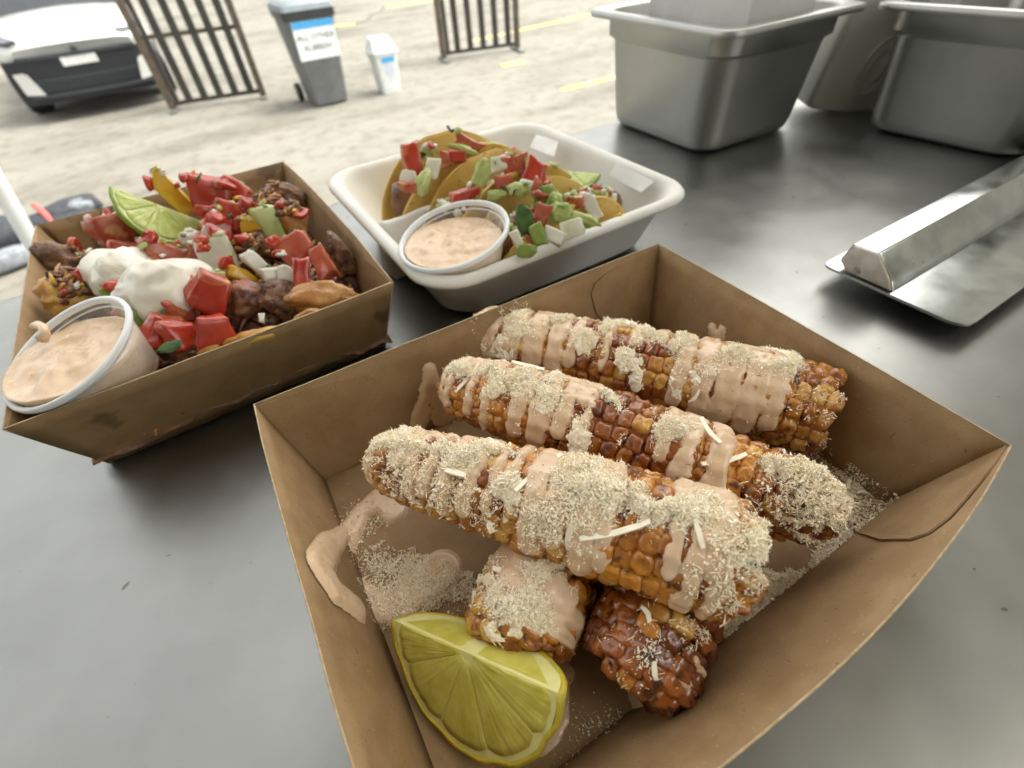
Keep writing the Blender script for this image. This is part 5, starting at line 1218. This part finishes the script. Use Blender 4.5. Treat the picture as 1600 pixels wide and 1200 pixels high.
# on the corn: thick along the ridges, patchy on the flanks
for ci, (cb, n_) in enumerate(zip(cobs, (33000, 25000, 28000, 11000, 1100))):
    fs = _rg.random(n_); off = _rg.normal(size=n_)*(.36 if ci < 3 else .45)
    ii = np.minimum((fs*60).astype(int), 60); RR = np.array([cb.R(f) for f in fs]); fr = (fs*60-ii)[:, None]; C0 = cb.C[ii]*(1-fr)+cb.C[np.minimum(ii+1, 60)]*fr; PP = C0+cb.Vv[ii]*((off+.12)*RR*.95)[:, None]
    DEN = fbm(np.stack([PP[:, 0]/9, PP[:, 1]/9, np.full(n_, ci*5.)], 1), 55, 3)
    for f, o_, den, p0 in zip(fs, off, DEN, PP):
        i = int(f*60) if f < 1 else 60; i = min(i, 60); C = cb.C[i]; R_ = cb.R(f)
        lim = {0: .05, 1: (.35 if .5 < f < .62 else .0), 2: .0, 3: -.2, 4: .3}[ci]+.75*abs(o_)
        if ci == 1 and f > .8: lim += .25
        if ci == 0 and .66 < f < .78: lim += .35
        if ci == 2 and f > .9: lim += .5
        if den < lim-.14+_rg.normal()*.2: continue
        p, nr = drop(p0[0], p0[1])
        if p is None or p[2] < C[2]-R_*.6: continue
        hp = min(2.2, max(0, (den-lim)*1.6))*_rg.random()
        top_cr.add(p+np.array([0, 0, hp]), nr, (_rg.uniform(.13, .26) if _rg.random() < .62 else _rg.uniform(.26, .52)))
# heaps on the base: right-hand drift, left pile, thin scatter
def px_cloud(poly_c, su, sv, n_, size, z=1., lim=-.4, slivers=False):
    UV = [(poly_c[0]+_rg.normal()*su, poly_c[1]+_rg.normal()*sv) for _ in range(n_)]; WW = np.array([at(u, v, z) for u, v in UV])
    DEN = fbm(np.stack([WW[:, 0]/8, WW[:, 1]/8, np.full(n_, 3.)], 1), 61, 3)
    for w, den in zip(WW, DEN):
        lw = t1_local(w)
        if abs(lw[0]) > 97 or abs(lw[1]) > 71: continue
        if den < lim+_rg.normal()*.25: continue
        p, nr = drop(w[0], w[1])
        if p is None: continue
        base_cr.add(p+np.array([0, 0, abs(_rg.normal())*size*.7]), nr, (_rg.uniform(.13, .26) if _rg.random() < .6 else _rg.uniform(.26, .26+size*.5)))
for (u, v, su, sv, n_, sz) in ((1340, 770, 30, 20, 800, .6), (1290, 830, 40, 26, 1600, .66), (1230, 900, 42, 32, 2600, .75), (1170, 970, 40, 30, 2200, .75), (1110, 1015, 34, 24, 1000, .65), (1215, 850, 36, 28, 1200, .66), (1310, 730, 36, 20, 700, .6), (1270, 730, 46, 22, 420, .5),
                              (640, 900, 45, 34, 1900, .62), (680, 930, 40, 24, 900, .62), (600, 850, 36, 26, 420, .5), (740, 900, 30, 26, 500, .6), (620, 840, 60, 40, 260, .42), (950, 1130, 90, 30, 160, .36), (1060, 1060, 60, 40, 160, .4), (760, 700, 60, 24, 90, .4)):
    px_cloud((u, v), su, sv, int(n_*2.8), sz)
top_cr.build('cheese_crumbs', 'fine grated white cheese clinging to the corn pieces'); base_cr.build('cheese_drift', 'grated cheese fallen on the floor of the front tray')
# long shreds lying singly: each its own piece
def shred(p0, p1, lift=.8, wd=.75, sag=0.):
    n_ = 7; pts = []
    for i in range(n_):
        f = i/(n_-1); p = p0*(1-f)+p1*f; pts.append(p+np.array([0, 0, lift+sag*math.sin(math.pi*f)]))
    pts = np.array(pts); d = p1-p0; s_ = np.cross(d, [0, 0, 1]); s_ /= np.linalg.norm(s_)+1e-9; pts += s_*(np.sin(np.linspace(0, math.pi, n_))*random.uniform(-1.2, 1.2))[:, None]
    V = []
    for i in range(n_):
        w_ = wd*(.65+.35*math.sin(math.pi*min(1, max(0, .1+.8*i/(n_-1)))))
        for a_, b_ in ((-1, -.6), (1, -.6), (1, .6), (-1, .6)): V.append(pts[i]+s_*a_*w_+np.array([0, 0, b_*wd*.7])+np.random.default_rng(i).normal(size=3)*.05)
    V = np.array(V); o_ = V.mean(0)
    o = mesh_obj('cheese_shred', V-o_, grid_faces(n_, 4, True)+[[3, 2, 1, 0], [(n_-1)*4+k for k in range(4)]], M['cheese'], loc=o_, smooth=False); return o
def place_px(u, v):
    d = RT*((u-800)/F_PX)+UP*(-(v-600)/F_PX)+FW; h_ = bvh.ray_cast(Vector((0, 0, CAM_H)), Vector(d)); return np.array(h_[0])
for lb, a_, b_ in [
    ('long cheese shred sticking out across the front corn', (905, 845), (1015, 818)), ('cheese shred standing at the right end of the front corn', (1085, 815), (1098, 860)),
    ('cheese shred lying along the top of the front corn', (805, 770), (878, 712)), ('cheese shred hanging down the sauce of the front corn', (795, 770), (790, 820)),
    ('cheese shred down the middle of the front corn sauce', (893, 825), (888, 862)), ('cheese shred at the left of the front corn ridge', (697, 738), (728, 746)),
    ('cheese shred pointing up from the front corn, left part', (698, 688), (712, 672)), ('cheese shred on the left end of the middle corn', (712, 615), (748, 572)),
    ('second cheese shred on the left of the middle corn', (800, 568), (850, 580)), ('crossed cheese shred right of the middle corn', (1095, 655), (1125, 695)),
    ('flat cheese shred near the right of the middle corn', (1095, 728), (1165, 712)), ('cheese shred on the sauce of the back corn', (1000, 562), (1006, 610)),
    ('slanted cheese shred at the middle of the back corn', (1075, 630), (1092, 612)), ('cheese shred low on the right sauce of the back corn', (1165, 660), (1185, 685)),
    ('cheese shred hanging beside the lemon wedge', (742, 925), (737, 998)), ('cheese shred on the dark corn piece', (1002, 950), (1014, 975)),
    ('cheese shred low on the dark corn piece', (1022, 1035), (1025, 1065)), ('cheese shred on the cheese heap behind the lemon', (770, 890), (860, 900)),
    ('cheese shred bridging to the front corn above the lemon', (820, 882), (858, 888))]:
    p0, p1 = place_px(*a_), place_px(*b_)
    if np.linalg.norm(p1-p0) > 32: p1 = p0+(p1-p0)*32/np.linalg.norm(p1-p0)
    tag(shred(p0, p1, 1.0, random.uniform(.7, 1.0)), lb, 'cheese', 'single cheese shreds on the front tray')
ds = MB()
for k in range(90):
    t_ = random.random(); u = 1330-230*t_+random.gauss(0, 24); v = 770+235*t_+random.gauss(0, 24); w = at(u, v, 1)
    lw = t1_local(w)
    if abs(lw[0]) > 92 or abs(lw[1]) > 66: continue
    an = random.uniform(0, math.pi); l = random.uniform(3, 8); dv = np.array([math.cos(an), math.sin(an), 0])*l
    p, _ = drop(w[0], w[1])
    if p is None or p[2] > 6: continue
    o = shred(p-dv*.5, p+dv*.5, .9+random.random(), random.uniform(.55, .85)); ds.add((np.array([v_.co[:] for v_ in o.data.vertices])+np.array(o.location))/MM, [list(p_.vertices) for p_ in o.data.polygons]); bpy.data.objects.remove(o)
tag(ds.build('cheese_drift_shreds', M['cheese']), 'short cheese shreds lying in the drift right of the corn', 'cheese', kind='stuff')
